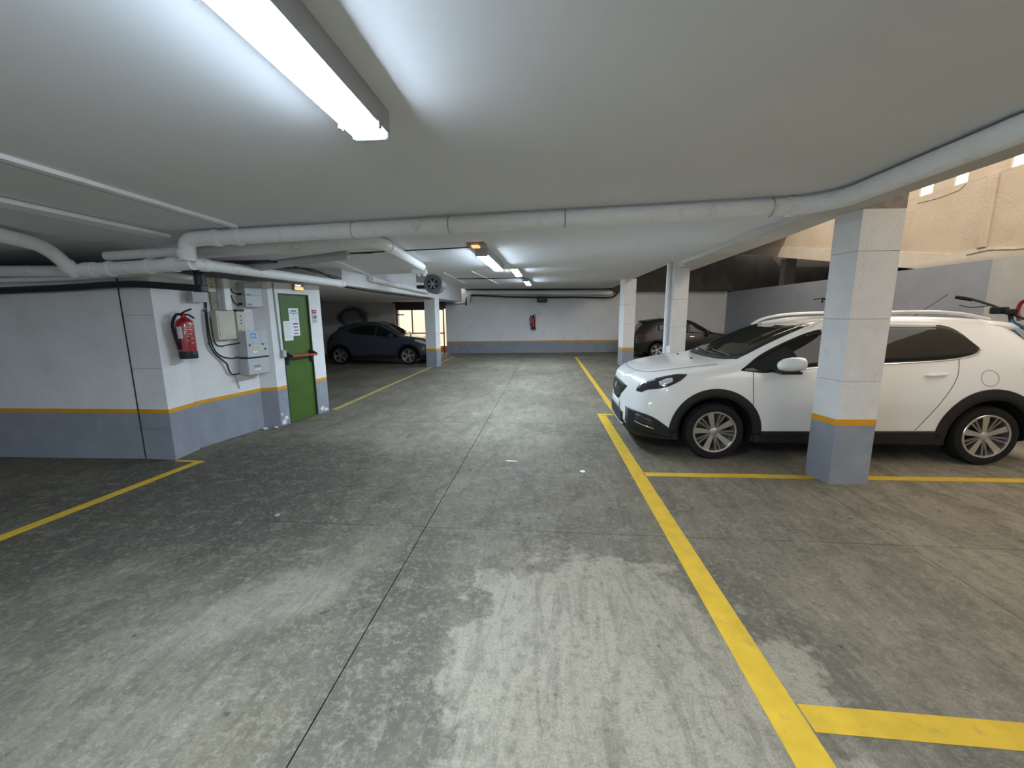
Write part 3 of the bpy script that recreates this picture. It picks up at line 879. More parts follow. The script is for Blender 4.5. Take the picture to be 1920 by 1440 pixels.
pipe('grey pipe fixed along the face of the left beam', [(-3.13, 7.2, 2.14), (-3.13, 10.7, 2.085)], .05, M_PVC, collars=[((-3.13, 8.6, 2.118), (0, 1, 0), .02)])
pipe('pale pipe under the ceiling along the far wall', [(-3.10, fy(-3.1) - .12, 1.93), (-3.02, fy(-3) - .22, 2.34), (2.40, fy(2.4) - .30, 2.27)], .08, M_PVC, rad=.2)
pipe('lower pale pipe at the corner of the far wall', [(-3.9, fy(-3.9) - .1, 1.90), (-3.02, fy(-3) - .14, 1.95), (-2.95, fy(-3) - .14, 2.18)], .05, M_PVCG, rad=.15)
o = MB().box(-3.55, -2.85, 4.12, 4.40, 2.055, 2.07).build('dark_void_sheet', M_BLACKP)  # flat dark box standing in for the shaded void between the pipes
tag(o, 'shaded void between the white and grey pipes, set as a flat dark sheet', 'shaded gap')
# dark slot grilles, ceiling conduits
for k, (x0, x1, y) in enumerate(((-2.16, -1.89, 4.53), (-2.41, -2.12, 4.95))):
    o = MB().box(x0, x1, y - .02, y + .02, cz(x0) - .008, cz(x0) + .02).build('ceiling_slot', M_BLK)
    tag(o, ['dark slot in the ceiling nearer the long white pipe', 'dark slot in the ceiling farther from the long white pipe'][k], 'slot')


def conduit(label, pts, r=.012, m=M_PVC, cat='conduit'):
    return tag(MB().tube(pts, r, 8).build('ceiling_conduit', m), label, cat)


cw = lambda x, y, d=.012: (x, y, cz(x) - d)
conduit('thin white conduit on the ceiling leading to the left beam', [cw(-2.78, 5.25), cw(-3.16, 7.2)], .014)
conduit('thin white conduit on the far ceiling near the fan', [(-2.38, 9.4, 2.45), (-2.55, 12.7, 2.45)])
conduit('thin white conduit on the far ceiling left of the lamps', [(-1.71, 9.3, 2.45), (-1.58, 13.1, 2.45)])
tr = MB()
tr.prism([(-2.36, -3), (-2.31, -3), (-2.54, 3.32), (-2.59, 3.32)], lambda x, y: cz(x) - .022, lambda x, y: cz(x) + .01)
t1 = tag(tr.build('cable_trunking', M_PVC), 'narrow white trunking on the ceiling nearer the big lamp', 'trunking')
MB().prism([(-2.40, -3), (-2.385, -3), (-2.615, 3.32), (-2.63, 3.32)], lambda x, y: cz(x) - .014, lambda x, y: cz(x) + .01).build('cable', M_CABW, t1)
tr = MB().prism([(-3.24, -3), (-3.10, -3), (-3.24, 3.42), (-3.38, 3.42)], lambda x, y: cz(x) - .045, lambda x, y: cz(x) + .01)
t2 = tag(tr.build('cable_trunking', M_PVC), 'wide white trunking on the ceiling nearer the left wall', 'trunking')
MB().prism([(-3.07, -3), (-3.04, -3), (-3.20, 3.42), (-3.23, 3.42)], lambda x, y: cz(x) - .02, lambda x, y: cz(x) + .01).build('cable', M_CABW, t2)
# cables on the ceiling and along the pipes
cable('black cable across the ceiling to the second lamp', [cw(-2.4, 4.92, .008), cw(-1.72, 4.90, .010), cw(-1.3, 4.885, .014), cw(-.90, 4.90, .008)], .007)
cable('black cable across the far ceiling to the last lamp', [(-2.5, 11.15, 2.452), (-1.6, 11.1, 2.44), (-.64, 11.15, 2.45)], .01)
cable('bundle of dark cables along the pipe over the door', [(-3.14, 4.6, 2.05), (-3.05, 5.2, 2.09), (-3.12, 5.8, 2.05), (-3.2, 6.3, 2.02)], .012)
cable('second dark cable sagging above the pipe over the door', [(-3.0, 4.4, 2.10), (-2.98, 5.2, 2.05), (-3.08, 5.9, 2.06), (-3.22, 6.4, 2.03)], .008)
cable('black cable under the edge of the left beam', [(-3.30, 6.3, 1.965), (-3.42, 8.0, 1.96), (-3.40, 10.0, 1.955), (-3.36, 11.7, 1.95)], .012)
cable('grey cable bundle above the junction of pipes', [(-3.7, 3.62, 2.14), (-3.4, 3.6, 2.17), (-3.2, 3.55, 2.18), (-3.0, 3.52, 2.19)], .014, M_CABW)
fc = [(-3.15, fy(-3.1) - .2, 1.85), (-3.12, fy(-3.1) - .2, 2.1), (-2.9, fy(-3) - .2, 2.22), (-1.5, fy(-1.5) - .2, 2.16), (-.3, fy(-.3) - .2, 2.13), (1.0, fy(1) - .2, 2.13), (2.2, fy(2.2) - .2, 2.10), (2.55, fy(2.5) - .2, 2.20), (2.6, fy(2.6) - .2, 2.44)]
cable('thick black cable hanging along the far wall', fc, .03)
cable('black cable line above the far wall pipe', [(-3.15, fy(-3.1) - .2, 2.44), (0, fy(0) - .2, 2.425), (2.5, fy(2.5) - .2, 2.42)], .018)
jb = MB().box(-.45, -.07, fy(-.3) - .30, fy(-.3) - .02, 1.95, 2.17).build('cable_box', M_BLK, None, bevel=.01)
tag(jb, 'black junction box hanging from the cable on the far wall', 'junction box')
for x in (-.36, -.24):
    MB().box(x, x + .05, fy(-.3) - .305, fy(-.3) - .30, 2.03, 2.05).build('label_plate', M_CABW, jb)

# blower fan hanging by the beam
fan = thing('blower_fan', 'grey metal blower fan hanging beside the left beam', 'fan', (-2.26, 8.2, 1.92))
fr_, fc_ = .185, np.array((-2.26, 8.2, 2.10))
MB().lathe([(fr_ * .95, -.13), (fr_, -.12), (fr_, .12), (fr_ * .95, .13)], tuple(fc_), 'y', 32).build('scroll_housing', mat('fan_grey', (0.16, 0.18, 0.18), 0.5, metal=0.2), fan, smooth=True)
MB().lathe([(.105, -.15), (.105, -.128), (.10, -.12)], tuple(fc_), 'y', 28).build('inlet_ring', M_BLK, fan)
for i in range(6):
    a = i * PI / 3
    MB().obox(fc_ + np.array((math.cos(a) * .05, -.152, math.sin(a) * .05)), (math.cos(a), 0, math.sin(a)), (0, 1, 0), (-math.sin(a), 0, math.cos(a)), .045, .004, .012).build('blade', M_STEEL, fan)
MB().lathe([(.022, -.16), (.022, -.14)], tuple(fc_), 'y', 14).build('hub', M_STEEL, fan)
MB().box(-2.60, -2.28, 8.09, 8.31, 2.14, 2.285).build('outlet_duct', M_STEEL, fan, bevel=.006)
MB().box(-2.52, -2.42, 8.12, 8.28, 2.285, 2.46).build('hanger', M_STEEL, fan)
MB().box(-2.60, -2.36, 8.1, 8.3, 2.02, 2.08).build('foot', M_BLK, fan)
sp = thing('twin_spotlight', 'white twin emergency spotlight near the fan', 'light', (-2.12, 6.9, cz(-2.1) - .1))
MB().box(-2.27, -2.03, 6.83, 6.95, cz(-2.1) - .075, cz(-2.1)).build('housing', mat('spot_white', (0.75, 0.77, 0.76), 0.4), sp, bevel=.008)
for x in (-2.24, -2.15, -2.06):
    MB().lathe([(.02, -.03), (.03, 0), (.03, .03)], (x, 6.84, cz(-2.1) - .09), 'y', 14).build('spot_head', MATS['spot_white'], sp)

# ------------------------------------------------------------------ LAMPS


def tube_lamp(label, x, y0, y1, zc, w=.15, group='ceiling tube lamps'):
    """zc: underside of the ceiling at the lamp"""
    o = thing('tube_lamp', label, 'lamp', (x, (y0 + y1) / 2, zc - .10), group)
    MB().box(x - w * .50, x + w * .50, y0 + .01, y1 - .01, zc - .085, zc + .004).build('body', M_LBODY, o, bevel=.004)
    prof = [(-w * .46, -.084), (-w * .46, -.087), (-w * .40, -.098), (-w * .22, -.102), (w * .22, -.102), (w * .40, -.098), (w * .46, -.087), (w * .46, -.084)]
    rows = [[(x + px * k, yy, zc + pz + (1 - k) * .02) for px, pz in prof] for yy, k in ((y0 + .035, .97), (y0 + .06, 1), (y1 - .06, 1), (y1 - .035, .97))]
    d = MB().grid(rows)
    for ri in (0, 3):
        d.add(rows[ri], [tuple(range(8))])
    d.build('diffuser', M_TUBE, o)
    for yy in (y0, y1):
        MB().box(x - w * .49, x + w * .49, yy - .035 if yy == y1 else yy, yy if yy == y1 else yy + .035, zc - .103, zc - .08).build('end_cap', M_LCAP, o, bevel=.012)
    for yy in (y0 + .12, y1 - .12, (y0 + y1) / 2):
        for s in (-1, 1):
            MB().box(x + s * w * .5 - .004, x + s * w * .5 + .004, yy - .012, yy + .012, zc - .100, zc - .065).build('clip', M_STEEL, o)
    return o


tube_lamp('big bright tube lamp on the ceiling close by', -.705, .18, 1.73, cz(-.705))
tube_lamp('unseen tube lamp added on the ceiling behind the viewer as fill light', -.70, -3.4, -1.8, cz(-.70))  # unseen lamp, added to brighten the ceiling and pillar fronts
tube_lamp('unseen tube lamp added over the bay behind the viewer as fill light', -5.2, -3.4, -1.8, cz(-5.2))  # second added lamp, out of view, lifts the left wall
tube_lamp('second tube lamp on the ceiling behind the amber light', -.80, 5.0, 6.75, cz(-.80))
tube_lamp('third tube lamp half hidden behind the ceiling step', -.69, 8.15, 9.75, 2.46)
tube_lamp('farthest tube lamp before the end wall', -.61, 11.2, 12.8, 2.46)
em = thing('emergency_light', 'small amber emergency light on the ceiling before the second lamp', 'light', (-.81, 4.74, cz(-.8) - .06))
MB().box(-.90, -.71, 4.62, 4.84, cz(-.8) - .035, cz(-.8) + .003).build('housing', M_EMGD, em, bevel=.006)
MB().box(-.85, -.765, 4.60, 4.72, cz(-.8) - .055, cz(-.8) - .034).build('lens', M_EMG, em, bevel=.008)

# ------------------------------------------------------------------ CARS


def pchip(xs, ys, x):
    xs, ys = np.array(xs, float), np.array(ys, float)
    h = np.diff(xs)
    d = np.diff(ys) / h
    m = np.zeros(len(xs))
    for i in range(1, len(xs) - 1):
        if d[i - 1] * d[i] > 0:
            w1, w2 = 2 * h[i] + h[i - 1], h[i] + 2 * h[i - 1]
            m[i] = (w1 + w2) / (w1 / d[i - 1] + w2 / d[i])
    m[0], m[-1] = d[0], d[-1]
    i = int(np.clip(np.searchsorted(xs, x) - 1, 0, len(xs) - 2))
    t = (x - xs[i]) / h[i]
    return ((1 + 2 * t) * (1 - t) ** 2 * ys[i] + t * (1 - t) ** 2 * h[i] * m[i] + t * t * (3 - 2 * t) * ys[i + 1] + t * t * (t - 1) * h[i] * m[i + 1])


class Shell:
    """car body: stations (x, zt, wr, zr, wb, zb, wm, zm, ws, zs), x from the nose to the tail"""
    def __init__(s, st):
        s.st = st
        s.xs = [a[0] for a in st]
        s.cache = {}
        s.L = s.xs[-1]

    def ring(s, x):
        x = min(max(x, 0.0), s.L)
        k = round(x, 5)
        if k in s.cache:
            return s.cache[k]
        zt, wr, zr, wb, zb, wm, zm, ws, zs = [pchip(s.xs, [a[i] for a in s.st], x) for i in range(1, 10)]
        P_ = [(0, zt), (wr * .55, zt - (zt - zr) * .22), (wr, zr), (wb, zb), (wm, zm), (wm * .995, zm * .45 + zs * .55), (ws, zs)]
        c = curve(P_, 5)
        r = [(float(a), float(b)) for a, b in c] + [(ws * .93, zs - .025), (0.0, zs - .03)]
        s.cache[k] = r
        return r

    def y_at(s, x, z):
        r = s.ring(x)
        side = r[9:-2]
        if z >= side[0][1]:
            return side[0][0]
        for (y0, z0), (y1, z1) in zip(side[:-1], side[1:]):
            if z1 <= z <= z0:
                t = (z0 - z) / max(z0 - z1, 1e-9)
                return y0 + (y1 - y0) * t
        return side[-1][0]

    def z_at(s, x, y):
        r = s.ring(x)[:16]
        y = abs(y)
        for (y0, z0), (y1, z1) in zip(r[:-1], r[1:]):
            if y0 <= y <= y1:
                t = (y - y0) / max(y1 - y0, 1e-9)
                return z0 + (z1 - z0) * t
        return r[-1][1]

    def x_front(s, y, z):
        y = abs(y)
        x = 0.0
        while x < 1.2:
            r = s.ring(x)
            if s.z_at(x, 0) >= z and s.y_at(x, z) >= y:
                return x
            x += .004
        return x

    def x_back(s, y, z):
        y = abs(y)
        x = s.L
        while x > s.L - 1.2:
            if s.z_at(x, 0) >= z and s.y_at(x, z) >= y:
                return x
            x -= .004
        return x

    def body(s, wheels, ra, yin):
        xs = sorted(set([round(v, 4) for v in np.linspace(0, s.L, 84)] + [round(v, 4) for v in s.xs]))
        m = MB()
        rings = []
        for x in xs:
            r = s.ring(x)
            full = [(x, y, z) for y, z in r] + [(x, -y, z) for y, z in r[-2:0:-1]]
            rings.append(full)
        n = len(rings[0])
        vs = [p for r in rings for p in r]
        fs = [(i * n + j, i * n + (j + 1) % n, (i + 1) * n + (j + 1) % n, (i + 1) * n + j) for i in range(len(rings) - 1) for j in range(n)]
        fs += [tuple(range(n))[::-1], tuple((len(rings) - 1) * n + j for j in range(n))]
        m.add(vs, fs)
        return m


def lerp_curve(pts, n):
    P_ = [np.array(p, float) for p in pts]
    if len(P_) > 2:
        P_ = curve(P_, 8)
    d = [0]
    for a, b in zip(P_[:-1], P_[1:]):
        d.append(d[-1] + np.linalg.norm(b - a))
    out = []
    for t in np.linspace(0, d[-1], n):
        i = min(max(int(np.searchsorted(d, t)) - 1, 0), len(P_) - 2)
        k = (t - d[i]) / max(d[i + 1] - d[i], 1e-9)
        out.append(P_[i] + (P_[i + 1] - P_[i]) * k)
    return out


def two_curves(lo, hi, nu, nv):
    a, b = lerp_curve(lo, nu), lerp_curve(hi, nu)
    return [[a[i] * (1 - v) + b[i] * v for i in range(nu)] for v in np.linspace(0, 1, nv)]


def side_patch(sh, lo, hi, sgn, off, name, m, par, nu=26, nv=8, solid=.006):
    rows = [[(p[0], sgn * (sh.y_at(p[0], p[1]) + off), p[1]) for p in r] for r in two_curves(lo, hi, nu, nv)]
    return MB().grid(rows).build(name, m, par, smooth=True, solid=solid)


def front_patch(sh, lo, hi, off, name, m, par, nu=24, nv=8, back=False):
    f = sh.x_back if back else sh.x_front
    d = 1 if back else -1
    rows = [[(f(p[0], p[1]) + d * off, p[0], p[1]) for p in r] for r in two_curves(lo, hi, nu, nv)]
    return MB().grid(rows).build(name, m, par, smooth=True, solid=.006)


def top_patch(sh, base, top, off, name, m, par, nu=24, nv=10):
    rows = [[(p[0], p[1], sh.z_at(p[0], p[1]) + off) for p in r] for r in two_curves(base, top, nu, nv)]
    return MB().grid(rows).build(name, m, par, smooth=True, solid=.006)


def seam(sh, pts, sgn, par, r=.0028, m=M_SEAM, name='panel_gap'):
    c = curve(pts, 6) if len(pts) > 2 else [np.array(pts[0], float) * (1 - t) + np.array(pts[1], float) * t for t in np.linspace(0, 1, 10)]
    return MB().tube([(p[0], sgn * (sh.y_at(p[0], p[1]) + .0005), p[1]) for p in c], r, 5).build(name, m, par)


def wheel(par, x, sgn, y_out, R, rr, width, style, rot=0.0):
    c = (x, sgn * (y_out - width / 2), R)
    w = width / 2
    prof = [(rr, -w * .92), (rr + (R - rr) * .45, -w), (R * .95, -w * .94), (R, -w * .62), (R, w * .62), (R * .95, w * .94), (rr + (R - rr) * .45, w), (rr, w * .92)]
    t = MB().lathe([(a, b) for a, b in prof], c, 'y', 44)
    # open ring instead of a disc: drop the two caps, add the inner band
    t.f = t.f[:-2]
    t.m = t.m[:-2]
    ty = t.build('tyre', M_RUB, par, smooth=True)
    yo = sgn * (y_out - .012)
    rim = MB()
    rim.lathe([(rr * 1.02, sgn * w * .93), (rr * 1.0, sgn * w * .98), (rr * .93, sgn * w * .95), (rr * .90, sgn * w * .55), (rr * .88, -sgn * w * .2)], c, 'y', 44)
    rim.f = rim.f[:-2]
    rim.m = rim.m[:-2]
    rim.build('rim', M_ALLOY, ty, smooth=True)
    MB().lathe([(rr * .90, 0.0), (rr * .90, -sgn * .01), (.05, -sgn * .012)], (c[0], sgn * (y_out - width * .42), c[2]), 'y', 40).build('rim_well', M_ALLOYD, ty)
    n = 5
    for i in range(n):
        a = rot + 2 * PI * i / n
        for k, (da, wi, wo, m) in enumerate(style):
            ca, sa = math.cos(a + da), math.sin(a + da)
            rad, tan = np.array((ca, 0, sa)), np.array((-sa, 0, ca))
            cc = np.array((c[0], 0, c[2]))
            r0, r1 = rr * .14, rr * .95
            y0, y1 = sgn * (y_out - .030), sgn * (y_out - .016)
            vs = []
            for r_, wd, yy in ((r0, wi, y0), (r1, wo, y1)):
                for tt, dy in ((-wd, 0), (wd, 0), (wd * .8, -sgn * .03), (-wd * .8, -sgn * .03)):
                    vs.append(cc + rad * r_ + tan * tt + np.array((0, yy + dy, 0)))
            MB().add(vs, [(0, 1, 2, 3), (7, 6, 5, 4), (0, 4, 5, 1), (1, 5, 6, 2), (2, 6, 7, 3), (3, 7, 4, 0)]).build('spoke', m, ty)
    MB().lathe([(rr * .20, -sgn * .03), (rr * .19, 0), (rr * .10, sgn * .008)], (c[0], sgn * (y_out - .026), c[2]), 'y', 20).build('hub_cap', M_ALLOY, ty, smooth=True)
    return ty


def arch(sh, x, zc, r1, r2, sgn, off, m, par, a0=-.05, a1=PI + .05):
    rows = []
    for r_, o in ((r1, off * .2), (r1 * .5 + r2 * .5, off), (r2, off), (r2 + .003, 0.0)):
        row = []
        for a in np.linspace(a0, a1, 34):
            px, pz = x + r_ * math.cos(a), zc + r_ * math.sin(a)
            px = min(max(px, .02), sh.L - .02)
            row.append((px, sgn * (sh.y_at(px, max(pz, .18)) + o), pz))
        rows.append(row)
    return MB().grid(rows).build('wheel_arch', m, par, smooth=True, solid=.012)


def cut_wheels(ob, wheels, ra, zc, y0, m_dark):
    cutters = []
    for x in wheels:
        for sg in (-1, 1):
            c = MB().lathe([(ra, sg * y0), (ra, sg * 1.3)], (x, 0, zc), 'y', 40).build('cutter', M_CLAD)
            c.matrix_world = ob.matrix_world.copy()
            cutters.append(c)
    bpy.context.view_layer.update()
    for c in cutters:
        c.matrix_world = ob.matrix_world.copy()
        md = ob.modifiers.new('cut', 'BOOLEAN')
        md.object = c
        md.operation = 'DIFFERENCE'
        md.solver = 'EXACT'
    bpy.context.view_layer.update()
    dg = bpy.context.evaluated_depsgraph_get()
    me = bpy.data.meshes.new_from_object(ob.evaluated_get(dg))
    ob.modifiers.clear()
    ob.data = me
    for c in cutters:
        bpy.data.objects.remove(c)
    if len(me.materials) < 2:
        me.materials.append(M_CLAD)
    else:
        me.materials[1] = M_CLAD
    for p in me.polygons:
        c = p.center
        inside = False
        for x in wheels:
            d = math.hypot(c.x - x, c.z - zc)
            if abs(c.y) > y0 - .02 and d < ra * 1.004 and abs(p.normal.y) < .9 and abs(d - ra) < ra * .03:
                inside = True
            if abs(abs(c.y) - y0) < .004 and d < ra:
                inside = True
        p.material_index = 1 if (inside or c.z < .30) else 0
        p.use_smooth = True
    me.set_sharp_from_angle(angle=math.radians(35))


TWIN = [(-.13, .018, .020, M_ALLOY), (.13, .018, .020, M_ALLOY)]
WHITE_SPOKES = [(0, .018, .032, M_ALLOY), (.52, .008, .010, M_ALLOYM), (.74, .008, .010, M_ALLOYM)]

# ---- white car
car = thing('car', 'white crossover car parked behind the striped pillar', 'car', (.845, 5.085, 0))
car['org'] = (0, 0, 0)
W = Shell([
    # x     zt    wr   zr    wb   zb    wm   zm    ws   zs
    (0.00, .745, .13, .735, .24, .64, .36, .45, .33, .29),
    (0.03, .790, .27, .770, .40, .66, .52, .46, .48, .245),
    (0.09, .838, .40, .810, .55, .69, .665, .48, .62, .215),
    (0.20, .885, .52, .855, .70, .755, .785, .52, .74, .205),
    (0.42, .938, .61, .908, .79, .845, .842, .58, .82, .20),
    (0.72, .985, .66, .955, .805, .905, .86, .64, .835, .20),
    (1.02, 1.025, .67, .995, .80, .940, .865, .66, .84, .20),
    (1.15, 1.075, .655, 1.045, .795, .950, .865, .66, .84, .20),
    (1.40, 1.200, .62, 1.165, .79, .960, .865, .66, .84, .20),
    (1.70, 1.325, .585, 1.29, .785, .970, .865, .67, .84, .20),
    (1.92, 1.395, .57, 1.36, .78, .978, .865, .67, .84, .20),
    (2.30, 1.445, .565, 1.405, .775, .995, .865, .67, .84, .20),
    (2.80, 1.455, .56, 1.41, .775, 1.02, .865, .68, .84, .20),
    (3.30, 1.440, .55, 1.395, .78, 1.05, .87, .70, .84, .21),
    (3.62, 1.405, .535, 1.36, .785, 1.065, .865, .72, .83, .23),
    (3.76, 1.345, .53, 1.30, .775, 1.06, .855, .72, .82, .25),
    (3.90, 1.180, .54, 1.15, .755, 1.03, .835, .72, .80, .27),
    (4.02, .990, .54, .97, .71, .92, .79, .68, .75, .30),
    (4.09, .900, .50, .88, .64, .83, .70, .62, .66, .34)])
WX, WZ, RA = (.855, 3.39), .295, .366
bd = W.body(WX, RA, .5).build('body', [M_CWHITE, M_CLAD], car, smooth=True)
cut_wheels(bd, WX, RA, WZ, .52, M_CLAD)
for sg in (-1, 1):
    for x in WX:
        wheel(car, x, sg, .862, .295, .212, .21, WHITE_SPOKES, rot=PI / 2 + (.25 if x < 2 else .10))
        arch(W, x, WZ, RA - .004, RA + (.082 if x < 2 else .100), sg, .012, M_CLAD, car)
    side_patch(W, [(1.24, .185), (3.02, .195)], [(1.24, .312), (3.02, .345)], sg, .010, 'sill_cladding', M_CLAD, car)
    # side glass: door windows and the rear quarter light
    side_patch(W, [(1.085, .925), (1.32, .905), (1.60, .945), (2.0, .978), (2.12, .985)], [(1.085, .935), (1.30, 1.075), (1.58, 1.21), (1.86, 1.315), (2.12, 1.352)], sg, .004, 'side_window', M_CGLASS, car)
    side_patch(W, [(2.12, .985), (2.6, 1.01), (3.0, 1.04), (3.23, 1.085), (3.30, 1.13)], [(2.12, 1.352), (2.5, 1.372), (2.85, 1.368), (3.12, 1.34), (3.30, 1.15)], sg, .004, 'side_window', M_CGLASS, car)
    MB().tube([(x, sg * (W.y_at(x, z) + .006), z) for x, z in [tuple(p) for p in curve([(1.60, .938), (2.0, .97), (2.6, 1.003), (3.0, 1.033), (3.24, 1.078), (3.315, 1.13)], 6)]], .006, 6).build('window_trim', M_CHROME, car)
    # headlamp
    side_patch(W, [(.105, .672), (.15, .676), (.19, .708), (.34, .745), (.48, .81), (.565, .880)], [(.105, .682), (.13, .735), (.20, .792), (.32, .845), (.45, .880), (.565, .886)], sg, .006, 'headlamp', M_LENS, car)
    side_patch(W, [(.30, .762), (.36, .778), (.42, .812)], [(.30, .80), (.36, .835), (.42, .848)], sg, .011, 'headlamp_reflector', M_LENSB, car, 12, 5)
    side_patch(W, [(.12, .705), (.17, .765), (.27, .815)], [(.12, .713), (.17, .775), (.27, .826)], sg, .011, 'headlamp_strip', M_LENSB, car, 12, 3)
    # fog lamp housing and bumper trim
    side_patch(W, [(.02, .30), (.12, .265), (.30, .235), (.44, .225)], [(.02, .475), (.12, .468), (.26, .425), (.44, .30)], sg, .005, 'bumper_cladding', M_CLAD, car)
    side_patch(W, [(.08, .345), (.16, .325), (.26, .30)], [(.08, .365), (.16, .342), (.26, .312)], sg, .014, 'bumper_trim', M_CHROME, car, 12, 3)
    side_patch(W, [(.085, .37), (.16, .352), (.24, .335)], [(.085, .44), (.16, .43), (.24, .40)], sg, .010, 'fog_lamp', M_ALLOYD, car, 12, 4)
    # tail lamp
    side_patch(W, [(3.63, .955), (3.8, .935), (3.98, .93)], [(3.63, .965), (3.76, 1.0), (3.92, 1.005)], sg, .006, 'tail_lamp', M_TAIL, car, 14, 5)
    # door gaps, handles, fuel flap
    seam(W, [(1.20, .915), (1.195, .75), (1.205, .55), (1.24, .32)], sg, car)
    seam(W, [(2.16, .985), (2.19, .70), (2.17, .33)], sg, car)
    seam(W, [(3.10, 1.04), (3.05, .85), (2.90, .60), (2.74, .345)], sg, car)
    for hx, hz in ((1.90, .865), (2.88, .89)):
        c = [(hx - .10 + i * .033, sg * (W.y_at(hx, hz) + .016 + .012 * math.sin(i / 6 * PI)), hz + .002 * i) for i in range(7)]
        MB().tube(c, [.008, .014, .016, .016, .016, .014, .008], 8).build('door_handle', M_CWHITE, car, smooth=True)
    if sg == -1:
        seam(W, [(3.34 + .075 * math.cos(a), .865 + .075 * math.sin(a)) for a in np.linspace(.2, 2 * PI + .2, 14)], sg, car, .0018)
    # crease along the doors
    # mirror
    mx, mz, my = 1.42, 1.0, sg * .955
    mr = MB()
    prof = []
    for i, (dx, ry, rz_) in enumerate(((-.085, .02, .012), (-.07, .055, .042), (-.03, .078, .064), (.03, .085, .072), (.10, .085, .070), (.135, .08, .062))):
        prof.append([(mx + dx + .02, my + ry * math.cos(a), mz + rz_ * math.sin(a) + dx * .08) for a in np.linspace(0, 2 * PI, 17)[:-1]])
    n = 16
    mr.add([p for r in prof for p in r], [(i * n + j, i * n + (j + 1) % n, (i + 1) * n + (j + 1) % n, (i + 1) * n + j) for i in range(5) for j in range(n)] + [tuple(range(n))[::-1], tuple(5 * n + j for j in range(n))])
    mo = mr.build('mirror', M_CWHITE, car, smooth=True)
    MB().box(mx - .06, mx + .13, my - .065, my + .065, mz - .085, mz - .058).build('mirror_base', M_CLAD, mo, bevel=.01)
    MB().tube([(mx - .02, sg * .80, .925), (mx + .02, my, .935)], .022, 8).build('mirror_arm', M_CLAD, mo)
    # roof rail
    rp = curve([(1.80, sg * .60, 1.345), (1.95, sg * .595, 1.425), (2.25, sg * .59, 1.475), (2.8, sg * .585, 1.492), (3.2, sg * .575, 1.475), (3.5, sg * .565, 1.415)], 6)
    MB().tube(rp, .017, 8).build('roof_rail', M_CWHITE, car, smooth=True)
    # hood gap
    c = curve([(.13, .0), (.16, .35), (.27, .56), (.55, .655), (.9, .685)], 6)
    MB().tube([(p[0], sg * p[1], W.z_at(p[0], p[1]) + .0005) for p in c], .003, 5).build('bonnet_gap', M_SEAM, car)
# windscreen, cowl, wipers
top_patch(W, [(1.16, -.64), (1.04, -.4), (1.0, 0), (1.04, .4), (1.16, .64)], [(1.86, -.53), (1.80, -.3), (1.775, 0), (1.80, .3), (1.86, .53)], .004, 'windscreen', M_CSCREEN, car)
top_patch(W, [(1.10, -.655), (.97, -.4), (.93, 0), (.97, .4), (1.10, .655)], [(1.165, -.64), (1.045, -.4), (1.005, 0), (1.045, .4), (1.165, .64)], .003, 'cowl', M_CLAD, car, 24, 3)
for y0, y1 in ((-.55, .0), (-.02, .5)):
    MB().tube([(1.03 + .15 * y0 * y0, y0, W.z_at(1.03 + .15 * y0 * y0, y0) + .02), (1.10, y1, W.z_at(1.10, y1) + .02)], .009, 6).build('wiper', M_BLK, car)
for y in (-.25, .25):
    MB().lathe([(.016, W.z_at(.78, y)), (.012, W.z_at(.78, y) + .012)], (.78, y, 0), n=10).build('washer_nozzle', M_BLK, car)
# grille, lower intake, plate, emblem
front_patch(W, [(-.36, .635), (-.18, .515), (0, .495), (.18, .515), (.36, .635)], [(-.42, .695), (-.20, .728), (0, .735), (.20, .728), (.42, .695)], .006, 'grille', M_CLAD, car)
for z in (.55, .585, .62, .655, .69):
    wdt = .16 + (z - .53) * 1.3
    MB().tube([(W.x_front(y, z) - .010, y, z) for y in np.linspace(-wdt, wdt, 9)], .004, 5).build('grille_bar', M_ALLOYD, car)
MB().lathe([(.045, 0), (.04, -.008), (.02, -.012)], (W.x_front(0, .64) - .010, 0, .64), 'x', 16).build('emblem', M_CHROME, car, smooth=True)
front_patch(W, [(-.40, .275), (0, .26), (.40, .275)], [(-.40, .39), (0, .40), (.40, .39)], .006, 'lower_intake', M_CLAD, car)
for z in (.31, .345, .38):
    MB().tube([(W.x_front(y, z) - .010, y, z) for y in np.linspace(-.36, .36, 9)], .004, 5).build('grille_bar', M_ALLOYD, car)
front_patch(W, [(-.42, .235), (0, .23), (.42, .235)], [(-.42, .262), (0, .257), (.42, .262)], .012, 'skid_trim', M_STEEL, car, 16, 3)
front_patch(W, [(-.22, .40), (.22, .40)], [(-.22, .485), (.22, .485)], .010, 'number_plate', M_PLATE, car, 12, 4)
# rear: spoiler, glass, antenna
sp_ = [[(3.50 + dx, y, W.z_at(3.50, y) + .012 - dx * .10 - abs(y) * .02) for y in np.linspace(-.56, .56, 15)] for dx in (0, .12, .22, .30)]
MB().grid(sp_).build('roof_spoiler', M_CWHITE, car, smooth=True, solid=.03)
front_patch(W, [(-.50, 1.0), (0, .99), (.50, 1.0)], [(-.46, 1.29), (0, 1.31), (.46, 1.29)], .004, 'rear_window', M_CGLASS, car, back=True)
MB().tube([(3.30, .05, W.z_at(3.3, 0)), (3.62, .05, W.z_at(3.3, 0) + .24)], .004, 6).build('antenna', M_BLK, car)


